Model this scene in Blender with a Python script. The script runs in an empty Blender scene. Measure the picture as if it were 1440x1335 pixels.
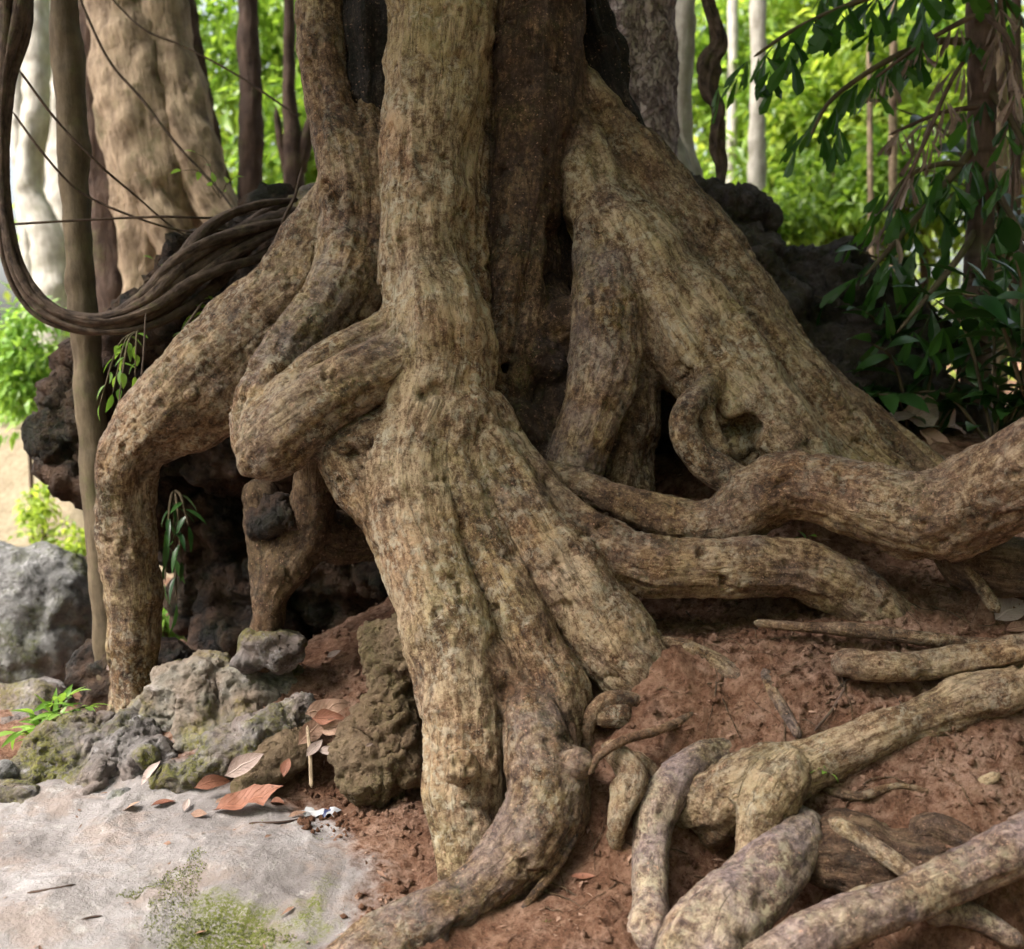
import bpy, math, random
import numpy as np
R0 = np.random.RandomState
rng = R0(7)
# ------------------------------------------------------------------ camera model
F = 1544.0
CAMZ = 1.45
PIT = math.radians(6)
_c, _s = math.cos(PIT), math.sin(PIT)

def P(px, py, d):
    """a point seen at photo pixel (px, py), d metres in front of the camera"""
    x = (px - 720) / F * d
    u = (667.5 - py) / F * d
    return np.array([x, d * _c + u * _s, CAMZ - d * _s + u * _c])

COL = bpy.context.scene.collection

# ------------------------------------------------------------------ noise
def _h(ix, iy, iz, iw, seed):
    with np.errstate(over='ignore'):
        n = ix.astype(np.uint32) * np.uint32(374761393) + iy.astype(np.uint32) * np.uint32(668265263) \
            + iz.astype(np.uint32) * np.uint32(2246822519) + iw.astype(np.uint32) * np.uint32(3266489917) \
            + np.uint32((seed * 974711 + 12345) & 0xffffffff)
        n = (n ^ (n >> np.uint32(13))) * np.uint32(1274126177)
        n = (n ^ (n >> np.uint32(16))) * np.uint32(2654435761)
        n = n ^ (n >> np.uint32(15))
    return (n & np.uint32(0xffffff)).astype(np.float32) / np.float32(8388607.5) - 1.0

def noise(p, seed=0, w=None):
    p = np.asarray(p, np.float32)
    f = np.floor(p); t = p - f; t = t * t * t * (t * (t * 6 - 15) + 10)
    i = f.astype(np.int32)
    if w is None:
        ws = [(np.zeros(len(p), np.int32), 1.0)]
    else:
        w = np.asarray(w, np.float32); fw = np.floor(w); tw = w - fw; tw = tw * tw * (3 - 2 * tw)
        iw = fw.astype(np.int32); ws = [(iw, 1 - tw), (iw + 1, tw)]
    out = 0
    for a in (0, 1):
        wa = t[:, 0] if a else 1 - t[:, 0]
        for b in (0, 1):
            wb = wa * (t[:, 1] if b else 1 - t[:, 1])
            for c in (0, 1):
                wc = wb * (t[:, 2] if c else 1 - t[:, 2])
                for iw, wt in ws:
                    out = out + wc * wt * _h(i[:, 0] + a, i[:, 1] + b, i[:, 2] + c, iw, seed)
    return out

def fbm(p, oct=4, seed=0, w=None, gain=.5, ridge=False):
    p = np.asarray(p, np.float32); a = 1.0; o = 0; tot = 0
    for k in range(oct):
        n = noise(p, seed + k * 17, w)
        if ridge: n = 1 - 2 * np.abs(n)
        o = o + a * n; tot += a; a *= gain; p = p * 2.03 + 3.7
        if w is not None: w = w * 2.03 + 1.3
    return o / tot

# ------------------------------------------------------------------ meshes
def mk(name, V, Fs, mat=None, parent=None, attrs=None, smooth=True, normals=None):
    """link ONE mesh object; Fs = list of (n,k) face arrays"""
    me = bpy.data.meshes.new(name)
    if not isinstance(Fs, (list, tuple)): Fs = [Fs]
    Fs = [np.asarray(f, np.int32) for f in Fs if len(f)]
    V = np.asarray(V, np.float32)
    me.vertices.add(len(V)); me.vertices.foreach_set('co', V.ravel())
    li = np.concatenate([f.ravel() for f in Fs])
    cnt = np.concatenate([np.full(len(f), f.shape[1], np.int32) for f in Fs])
    st = np.concatenate([[0], np.cumsum(cnt)[:-1]]).astype(np.int32)
    me.loops.add(len(li)); me.loops.foreach_set('vertex_index', li)
    me.polygons.add(len(cnt)); me.polygons.foreach_set('loop_start', st); me.polygons.foreach_set('loop_total', cnt)
    me.polygons.foreach_set('use_smooth', np.full(len(cnt), smooth))
    me.update(calc_edges=True)
    for k, v in (attrs or {}).items():
        v = np.asarray(v, np.float32)
        if v.ndim == 1:
            a = me.attributes.new(k, 'FLOAT', 'POINT'); a.data.foreach_set('value', v)
        else:
            a = me.attributes.new(k, 'FLOAT_VECTOR', 'POINT'); a.data.foreach_set('vector', v.ravel())
    if normals is not None: me.normals_split_custom_set_from_vertices(normals.tolist())
    o = bpy.data.objects.new(name, me); COL.objects.link(o)
    if mat: me.materials.append(mat)
    if parent is not None:
        o.parent = parent
        w = np.zeros(3); p = parent
        while p: w += np.array(p.location); p = p.parent
        o.location = -w
    return o

def tag(o, label, cat, group=None, kind=None):
    if label: o['label'] = label
    if cat: o['category'] = cat
    if group: o['group'] = group
    if kind: o['kind'] = kind
    return o

def thing(name, label, cat, loc=(0, 0, 0), group=None):
    o = bpy.data.objects.new(name, None); COL.objects.link(o)
    o.location = [float(a) for a in loc]; o.empty_display_size = .1
    return tag(o, label, cat, group)

def struct(o):
    o['kind'] = 'structure'; return o

def vnormals(V, Q):
    n = np.zeros_like(V)
    a = np.cross(V[Q[:, 2]] - V[Q[:, 0]], V[Q[:, -1]] - V[Q[:, 1]])
    for k in range(Q.shape[1]):
        for c in range(3): n[:, c] += np.bincount(Q[:, k], a[:, c], len(V))
    return n / np.maximum(np.linalg.norm(n, axis=1, keepdims=True), 1e-9)

# ------------------------------------------------------------------ curves
def catmull(A, per=8):
    A = np.asarray(A, float)
    A = np.vstack([2 * A[0] - A[1], A, 2 * A[-1] - A[-2]])
    out = []
    for i in range(1, len(A) - 2):
        p0, p1, p2, p3 = A[i - 1:i + 3]
        for t in np.linspace(0, 1, per, endpoint=False):
            out.append(.5 * (2 * p1 + (p2 - p0) * t + (2 * p0 - 5 * p1 + 4 * p2 - p3) * t * t + (3 * p1 - p0 - 3 * p2 + p3) * t ** 3))
    out.append(A[-2])
    return np.array(out)

def curve(spec, step=.025):
    """spec rows: px, py, depth, radius in photo pixels -> resampled points, radii, arclength"""
    A = np.array([list(P(a[0], a[1], a[2])) + [a[3] / F * a[2]] for a in spec])
    return curve3(A, step)

def curve3(A, step=.025):
    B = catmull(A, 12)
    s = np.concatenate([[0], np.cumsum(np.linalg.norm(np.diff(B[:, :3], axis=0), axis=1))])
    n = max(4, int(s[-1] / step))
    t = np.linspace(0, s[-1], n)
    C = np.stack([np.interp(t, s, B[:, k]) for k in range(4)], 1)
    return C[:, :3], np.maximum(C[:, 3], .001), t

# ------------------------------------------------------------------ implicit body -> surface nets
class Field:
    def __init__(self, lo, hi, h):
        self.lo = np.array(lo, float); self.h = h
        self.n = np.ceil((np.array(hi) - lo) / h).astype(int) + 1
        self.D = np.full(self.n, 1.0, np.float32)
    def _box(self, a, b):
        i = np.maximum(np.floor((a - self.lo) / self.h).astype(int), 0)
        j = np.minimum(np.ceil((b - self.lo) / self.h).astype(int) + 1, self.n)
        return i, j
    def _ax(self, i, j):
        return [(self.lo[k] + np.arange(i[k], j[k]) * self.h).astype(np.float32) for k in range(3)]
    def add(self, pts, rad, k=.03, sub=False):
        m = k + self.h * 2
        R = rad.max()
        i, j = self._box(pts.min(0) - R - m, pts.max(0) + R + m)
        if np.any(j - i < 2): return
        L = np.full(j - i, 1.0, np.float32)
        for a in range(len(pts) - 1):
            A, B, ra, rb = pts[a], pts[a + 1], rad[a], rad[a + 1]
            r = max(ra, rb) + m
            u, v = self._box(np.minimum(A, B) - r, np.maximum(A, B) + r)
            u = np.maximum(u, i); v = np.minimum(v, j)
            if np.any(v - u < 1): continue
            X, Y, Z = self._ax(u, v)
            X = X[:, None, None] - A[0]; Y = Y[None, :, None] - A[1]; Z = Z[None, None, :] - A[2]
            d = (B - A).astype(np.float32); dd = max(float(d @ d), 1e-12)
            t = np.clip((X * d[0] + Y * d[1] + Z * d[2]) / dd, 0, 1)
            q = np.sqrt((X - t * d[0]) ** 2 + (Y - t * d[1]) ** 2 + (Z - t * d[2]) ** 2) - (ra + (rb - ra) * t)
            sl = tuple(slice(u[c] - i[c], v[c] - i[c]) for c in range(3))
            np.minimum(L[sl], q, out=L[sl])
        sl = tuple(slice(i[c], j[c]) for c in range(3))
        G = self.D[sl]
        if sub:
            hh = np.maximum(k - np.abs(-L - G), 0) / k
            self.D[sl] = np.maximum(G, -L) + hh * hh * k * .25
        else:
            hh = np.maximum(k - np.abs(L - G), 0) / k
            self.D[sl] = np.minimum(L, G) - hh * hh * k * .25
    def poly(self, c, r, k=.02, seed=0, planes=11, squash=(1, 1, .8)):
        """a rough-hewn block: a ball cut by random planes"""
        rr = R0(seed); c = np.array(c, float); m = k + self.h * 2
        i, j = self._box(c - r - m, c + r + m)
        if np.any(j - i < 2): return
        X, Y, Z = self._ax(i, j); X = (X[:, None, None] - c[0]) / squash[0]; Y = (Y[None, :, None] - c[1]) / squash[1]; Z = (Z[None, None, :] - c[2]) / squash[2]
        L = np.sqrt(X * X + Y * Y + Z * Z) - r
        for n_ in rdir(planes, rr):
            L = np.maximum(L, X * n_[0] + Y * n_[1] + Z * n_[2] - r * rr.uniform(.58, .92))
        sl = tuple(slice(i[q], j[q]) for q in range(3)); G = self.D[sl]
        hh = np.maximum(k - np.abs(L - G), 0) / k
        self.D[sl] = np.minimum(L, G) - hh * hh * k * .25
    def ball(self, c, r, k=.05, sub=False):
        c = np.array(c, float); self.add(np.array([c, c + [0, 0, 1e-4]]), np.array([r, r]), k, sub)
    def mesh(self):
        D = self.D; S = D < 0
        nx, ny, nz = np.array(D.shape) - 1
        sl = lambda a, b, c: (slice(a, nx + a), slice(b, ny + b), slice(c, nz + c))
        anyc = np.zeros((nx, ny, nz), bool); allc = np.ones((nx, ny, nz), bool)
        for a in (0, 1):
            for b in (0, 1):
                for c in (0, 1):
                    t = S[sl(a, b, c)]; anyc |= t; allc &= t
        cell = anyc & ~allc
        I = np.argwhere(cell)
        idm = np.full(cell.shape, -1, np.int32); idm[cell] = np.arange(len(I))
        acc = np.zeros((len(I), 3), np.float32); cnt = np.zeros(len(I), np.float32)
        cor = [(a, b, c) for a in (0, 1) for b in (0, 1) for c in (0, 1)]
        for p in cor:
            for ax in range(3):
                if p[ax]: continue
                q = list(p); q[ax] = 1
                va = D[I[:, 0] + p[0], I[:, 1] + p[1], I[:, 2] + p[2]]; vb = D[I[:, 0] + q[0], I[:, 1] + q[1], I[:, 2] + q[2]]
                m = (va < 0) != (vb < 0)
                t = np.where(m, va / np.where(m, va - vb, 1), 0)
                e = np.tile(np.array(p, np.float32), (len(I), 1)); e[:, ax] = t
                acc[m] += e[m]; cnt[m] += 1
        V = (I + acc / cnt[:, None]) * self.h + self.lo
        Q = []
        for ax in range(3):
            b, c = (ax + 1) % 3, (ax + 2) % 3
            s0 = [slice(None)] * 3; s1 = [slice(None)] * 3
            s0[ax] = slice(0, -1); s1[ax] = slice(1, None)
            s0[b] = s1[b] = slice(1, -1); s0[c] = s1[c] = slice(1, -1)
            A0 = S[tuple(s0)]; A1 = S[tuple(s1)]
            E = np.argwhere(A0 != A1); flip = A0[E[:, 0], E[:, 1], E[:, 2]]
            E[:, b] += 1; E[:, c] += 1
            def cid(db, dc):
                K = E.copy(); K[:, b] -= db; K[:, c] -= dc
                return idm[K[:, 0], K[:, 1], K[:, 2]]
            q = np.stack([cid(1, 1), cid(0, 1), cid(0, 0), cid(1, 0)], 1)
            q[~flip] = q[~flip][:, ::-1]
            Q.append(q)
        Q = np.vstack(Q); Q = Q[(Q >= 0).all(1)]
        return V, Q

def bark_displace(V, N, q, s, r, amp=1.0, seed=0):
    k = np.clip(r / .07, .18, 1.0) * amp
    wv = V + np.stack([noise(V * 7, seed + 21), noise(V * 7, seed + 22), noise(V * 7, seed + 23)], 1) * .03
    d = fbm(V * 4.2, 2, seed + 1) * .016 * k + fbm(wv * 13, 3, seed + 11) * .0085 * k
    d += fbm(q * 15, 2, seed + 6, s * 1.6, ridge=True) * .0105 * k          # long muscles
    d += fbm(q * 36, 3, seed + 2, s * 5, ridge=True) * .0042 * k           # fibre furrows
    d += fbm(q * 85, 2, seed + 3, s * 22) * .0022 * k
    ring = fbm(np.stack([s * 13, q[:, 0] * 9, q[:, 2] * 9], 1) + wv * 3, 3, seed + 7, ridge=True)
    d += np.clip(ring - .3, 0, 1) * .006 * k * (fbm(wv * 4, 2, seed + 70) > 0)                              # cross wrinkles
    pit = fbm(wv * 17, 3, seed + 9)
    d -= np.clip(pit - .36, 0, .3) * .06 * k
    d += fbm(wv * 6, 2, seed + 33) * .13 * np.minimum(r, .16) * amp
    d += fbm(q * 7, 2, seed + 36, s * 1.1, ridge=True) * .10 * np.minimum(r, .16) * amp
    fl = noise(wv * 30, seed + 14); d += (np.clip(fl * 3, -.5, .5)) * .0022 * k    # flaking plates
    return V + N * d[:, None]

def body(curves, h, lo, hi, holes=(), seed=0, amp=1.0, knots=()):
    """curves: list of dict(part, pts, rad, s, k, tint). returns V,Q,N,attrs,best-curve"""
    f = Field(lo, hi, h)
    for c in curves: f.add(c['pts'], c['rad'], c['k'])
    for c_, r_ in knots: f.ball(c_, r_, .03)
    for hh in holes: f.ball(*hh, sub=True)
    V, Q = f.mesh(); del f
    n = len(V)
    best = np.full(n, 9.0, np.float32); bi = np.zeros(n, np.int32); sec = best.copy()
    q = np.zeros((n, 3), np.float32); s = np.zeros(n, np.float32); r = np.full(n, .05, np.float32)
    q2, s2, r2 = q.copy(), s.copy(), r.copy()
    tw = np.full(n, 1e-12); tt = np.zeros((n, 3))
    for ci, c in enumerate(curves):
        p, rad = c['pts'], c['rad']
        T0 = np.gradient(p, axis=0); T0 /= np.linalg.norm(T0, axis=1, keepdims=True)
        m = .07
        sel = np.where(((V > p.min(0) - rad.max() - m) & (V < p.max(0) + rad.max() + m)).all(1))[0]
        for ch in np.array_split(sel, max(1, len(sel) // 20000)):
            if not len(ch): continue
            dm = np.sqrt(((V[ch, None, :] - p[None]) ** 2).sum(2)) - rad[None]
            j = dm.argmin(1); d = dm[np.arange(len(ch)), j]
            w = np.exp(-np.clip(d, -.05, .3) / .012); tw[ch] += w; tt[ch] += w[:, None] * np.array(c['tint'])
            T = T0[j]; rel = V[ch] - p[j]; al = (rel * T).sum(1)
            qq = rel - al[:, None] * T + c.get('off', ci) * 1.37; sv = c['s'][j] + al + c.get('off', ci) * 2.1; rv = rad[j]
            b = d < best[ch]; g = ch[b]
            sec[g] = best[g]; q2[g] = q[g]; s2[g] = s[g]; r2[g] = r[g]
            best[g] = d[b]; bi[g] = ci; q[g] = qq[b]; s[g] = sv[b]; r[g] = rv[b]
            b2 = (~b) & (d < sec[ch]); g = ch[b2]
            sec[g] = d[b2]; q2[g] = qq[b2]; s2[g] = sv[b2]; r2[g] = rv[b2]
    bf = np.clip(.5 - (sec - best) / .05, 0, .5); bf = bf.astype(np.float32)
    tint = (tt / tw[:, None]).astype(np.float32)
    N = vnormals(V, Q)
    Va = bark_displace(V, N, q, s, r, amp, seed); Vb = bark_displace(V, N, q2, s2, r2, amp, seed)
    V = Va + (Vb - Va) * bf[:, None]
    N = vnormals(V, Q)
    return V, Q, N, dict(bq=q, bs=s, tint=tint, bq2=q2, bs2=s2, bf=bf), bi

def submesh(V, Q, N, at, mask, name, mat, parent):
    q = Q[mask]; u, inv = np.unique(q.ravel(), return_inverse=True)
    return mk(name, V[u], inv.reshape(q.shape), mat, parent, {k: v[u] for k, v in at.items()}, normals=N[u])

def tube(pts, rad, s, ring=24, cap=True, lob=None):
    """swept tube; returns V, quads, q, s, r"""
    n = len(pts)
    T = np.gradient(pts, axis=0); T /= np.linalg.norm(T, axis=1, keepdims=True) + 1e-12
    u = np.cross(T[0], [0.3, 0.2, 1.]);
    if np.linalg.norm(u) < .05: u = np.cross(T[0], [1., 0, 0])
    u /= np.linalg.norm(u); U = [u]
    for i in range(1, n):
        u = U[-1] - T[i] * (U[-1] @ T[i]); U.append(u / np.linalg.norm(u))
    U = np.array(U); Wd = np.cross(T, U)
    a = np.linspace(0, 2 * np.pi, ring, endpoint=False)
    rr = np.repeat(rad[:, None], ring, 1)
    if lob is not None: rr = rr * lob(a[None, :], s[:, None])
    off = (np.cos(a)[None, :, None] * U[:, None] + np.sin(a)[None, :, None] * Wd[:, None]) * rr[..., None]
    V = (pts[:, None] + off).reshape(-1, 3)
    i = np.arange(n - 1)[:, None] * ring; k = np.arange(ring)[None]; k2 = (k + 1) % ring
    Q = np.stack([i + k, i + k2, i + ring + k2, i + ring + k], -1).reshape(-1, 4)
    q = off.reshape(-1, 3); S = np.repeat(s, ring); r = rr.ravel()
    Fs = [Q]
    if cap:
        c0 = len(V); V = np.vstack([V, pts[0], pts[-1]])
        q = np.vstack([q, [[0, 0, 0]] * 2]); S = np.append(S, [s[0], s[-1]]); r = np.append(r, [rad[0], rad[-1]])
        kk = np.arange(ring)
        Fs.append(np.stack([np.full(ring, c0), (kk + 1) % ring, kk], 1))
        e = (n - 1) * ring
        Fs.append(np.stack([np.full(ring, c0 + 1), e + kk, e + (kk + 1) % ring], 1))
    return V, Fs, q, S, r

def root_tube(name, C, mat, parent=None, tint=(0, 0, 0), ring=26, seed=0, amp=1.0, step=None, lob=None, taper=(True, True), off=0):
    """a bark tube with rounded ends and lumps, one mesh"""
    pts, rad, s = C
    rad = rad.copy()
    L = s[-1]
    if taper[0]: rad *= np.sqrt(np.clip(s / (rad[0] * 1.2), 0.02, 1))
    if taper[1]: rad *= np.sqrt(np.clip((L - s) / (rad[-1] * 1.2), 0.02, 1))
    V, Fs, q, S, r = tube(pts, rad, s, ring, True, lob)
    c = np.repeat(pts, ring, 0); c = np.vstack([c, pts[0], pts[-1]])
    N = V - c; N /= np.maximum(np.linalg.norm(N, axis=1, keepdims=True), 1e-9); N[-2:] = 0
    q = q + seed * .77; S = S + seed * 1.3
    r0 = np.append(np.repeat(C[1], ring), [rad[0], rad[-1]])
    d = fbm(V * 9, 3, seed + 5) * .22 * np.minimum(r0, .09) * amp * .7
    V = V + N * d[:, None]
    V = bark_displace(V, N, q, S, np.minimum(r0, r * 1.5), amp, seed)
    return mk(name, V, Fs, mat, parent, dict(bq=q, bs=S, tint=np.tile(np.array(tint, np.float32), (len(V), 1))))

# ------------------------------------------------------------------ leaves
def leaves(pos, dirs, ups, length, width, fold=.25, curl=.0, seg=2, shape=None):
    """many folded leaves as one mesh: pos (n,3) base, dirs along, ups normal -> V, Fs, per-vertex random, per-vertex u"""
    n = len(pos)
    pos = np.asarray(pos, np.float32); L = np.broadcast_to(np.asarray(length, np.float32), n); Wd = np.broadcast_to(np.asarray(width, np.float32), n)
    d = dirs / np.maximum(np.linalg.norm(dirs, axis=1, keepdims=True), 1e-9)
    sd = np.cross(d, ups); sd /= np.maximum(np.linalg.norm(sd, axis=1, keepdims=True), 1e-9)
    up = np.cross(sd, d)
    prof = shape or {2: [(0, .0), (.4, 1.), (1, 0)], 3: [(0, .04), (.3, .95), (.65, .8), (1, 0)],
                     5: [(0, .05), (.15, .6), (.35, 1), (.6, .9), (.82, .5), (1, 0)],
                     9: [(0, .04), (.05, .16), (.12, .48), (.2, .74), (.3, .93), (.4, 1), (.5, .98), (.6, .90), (.7, .76), (.8, .55), (.9, .28), (.96, .10), (1, 0)]}[seg]
    cols = []
    for t, w in prof:
        z = -curl * t * t
        c = pos + d * (L * t)[:, None] + up * (L * z)[:, None]
        e = up * (Wd * w * fold)[:, None]
        cols.append((c, c + sd * (Wd * w * .5)[:, None] + e, c - sd * (Wd * w * .5)[:, None] + e))
    m = len(prof)
    V = np.stack([x for c in cols for x in c], 1)             # n, 3m, 3
    base = (np.arange(n) * 3 * m)[:, None]
    Fq = []
    for i in range(m - 1):
        a, b = 3 * i, 3 * (i + 1)
        Fq.append(base + np.array([a, a + 1, b + 1, b])); Fq.append(base + np.array([a, b, b + 2, a + 2]))
    Q = np.vstack(Fq)
    rnd = np.repeat(rng.rand(n), 3 * m)
    uu = np.tile(np.repeat([p[0] for p in prof], 3), n)
    return V.reshape(-1, 3), Q, rnd, uu

def rdir(n, r=rng):
    v = r.normal(size=(n, 3)); return v / np.linalg.norm(v, axis=1, keepdims=True)
# ------------------------------------------------------------------ materials
class NT:
    def __init__(self, name):
        self.m = bpy.data.materials.new(name); self.m.use_nodes = True
        self.t = self.m.node_tree; self.t.nodes.clear()
        self.out = self.t.nodes.new('ShaderNodeOutputMaterial')
    def n(self, typ, _out=0, **kw):
        nd = self.t.nodes.new('ShaderNode' + typ)
        for k, v in kw.items():
            if k.startswith('_'): setattr(nd, k[1:], v); continue
            key = int(k[1:]) if k[0] == 'i' and k[1:].isdigit() else k.replace('__', ' ')
            inp = nd.inputs[key]
            if isinstance(v, bpy.types.NodeSocket): self.t.links.new(v, inp)
            else:
                if inp.type == 'RGBA' and len(v) == 3: v = (*v, 1)
                inp.default_value = v
        return nd.outputs[_out]
    def attr(self, name, out='Vector'):
        nd = self.t.nodes.new('ShaderNodeAttribute'); nd.attribute_name = name; return nd.outputs[out]
    def obj(self):
        return self.n('NewGeometry', 'Position')
    def noise(self, v, scale, detail=4, rough=.55, w=None, dist=0.0, typ='FBM'):
        nd = self.t.nodes.new('ShaderNodeTexNoise'); nd.noise_dimensions = '4D' if w is not None else '3D'
        self.t.links.new(v, nd.inputs['Vector'])
        if w is not None: self.t.links.new(w, nd.inputs['W'])
        nd.inputs['Scale'].default_value = scale; nd.inputs['Detail'].default_value = detail
        nd.inputs['Roughness'].default_value = rough; nd.inputs['Distortion'].default_value = dist
        return nd.outputs[0]
    def vor(self, v, scale, feat='F1', out=0, rand=1.0):
        nd = self.t.nodes.new('ShaderNodeTexVoronoi'); nd.feature = feat
        self.t.links.new(v, nd.inputs['Vector']); nd.inputs['Scale'].default_value = scale; nd.inputs['Randomness'].default_value = rand
        return nd.outputs[out]
    def ramp(self, f, *stops):
        nd = self.t.nodes.new('ShaderNodeValToRGB'); self.t.links.new(f, nd.inputs[0])
        e = nd.color_ramp.elements
        while len(e) < len(stops): e.new(.5)
        for a, (p, c) in zip(e, stops):
            a.position = p; a.color = (c, c, c, 1) if not hasattr(c, '__len__') else (*c, 1)
        return nd.outputs[0]
    def mix(self, f, a, b, mode='MIX'):
        nd = self.t.nodes.new('ShaderNodeMix'); nd.data_type = 'RGBA'; nd.blend_type = mode
        for i, v in ((0, f), (6, a), (7, b)):
            if isinstance(v, bpy.types.NodeSocket): self.t.links.new(v, nd.inputs[i])
            else: nd.inputs[i].default_value = v if i == 0 else (*v, 1)
        return nd.outputs[2]
    def math(self, op, a, b=0.0, clamp=False):
        nd = self.t.nodes.new('ShaderNodeMath'); nd.operation = op; nd.use_clamp = clamp
        for i, v in ((0, a), (1, b)):
            if isinstance(v, bpy.types.NodeSocket): self.t.links.new(v, nd.inputs[i])
            else: nd.inputs[i].default_value = v
        return nd.outputs[0]
    def sep(self, v): 
        nd = self.t.nodes.new('ShaderNodeSeparateXYZ'); self.t.links.new(v, nd.inputs[0]); return nd.outputs
    def comb(self, x, y, z):
        nd = self.t.nodes.new('ShaderNodeCombineXYZ')
        for i, v in enumerate((x, y, z)):
            if isinstance(v, bpy.types.NodeSocket): self.t.links.new(v, nd.inputs[i])
            else: nd.inputs[i].default_value = v
        return nd.outputs[0]
    def bump(self, h, dist, strength=1.0, nrm=None):
        nd = self.t.nodes.new('ShaderNodeBump'); self.t.links.new(h, nd.inputs['Height'])
        nd.inputs['Distance'].default_value = dist; nd.inputs['Strength'].default_value = strength
        if nrm is not None: self.t.links.new(nrm, nd.inputs['Normal'])
        return nd.outputs[0]
    def bsdf(self, col, rough=.85, nrm=None, spec=.3, trans=0, tcol=None):
        nd = self.t.nodes.new('ShaderNodeBsdfPrincipled')
        for k, v in (('Base Color', col), ('Roughness', rough), ('Normal', nrm), ('Specular IOR Level', spec)):
            if v is None: continue
            if isinstance(v, bpy.types.NodeSocket): self.t.links.new(v, nd.inputs[k])
            else: nd.inputs[k].default_value = (*v, 1) if hasattr(v, '__len__') else v
        o = nd.outputs[0]
        if trans:
            tr = self.t.nodes.new('ShaderNodeBsdfTranslucent')
            self.t.links.new(tcol if tcol is not None else col, tr.inputs[0])
            mx = self.t.nodes.new('ShaderNodeMixShader'); mx.inputs[0].default_value = trans
            self.t.links.new(o, mx.inputs[1]); self.t.links.new(tr.outputs[0], mx.inputs[2]); o = mx.outputs[0]
        self.t.links.new(o, self.out.inputs[0]); return self.m

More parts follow.
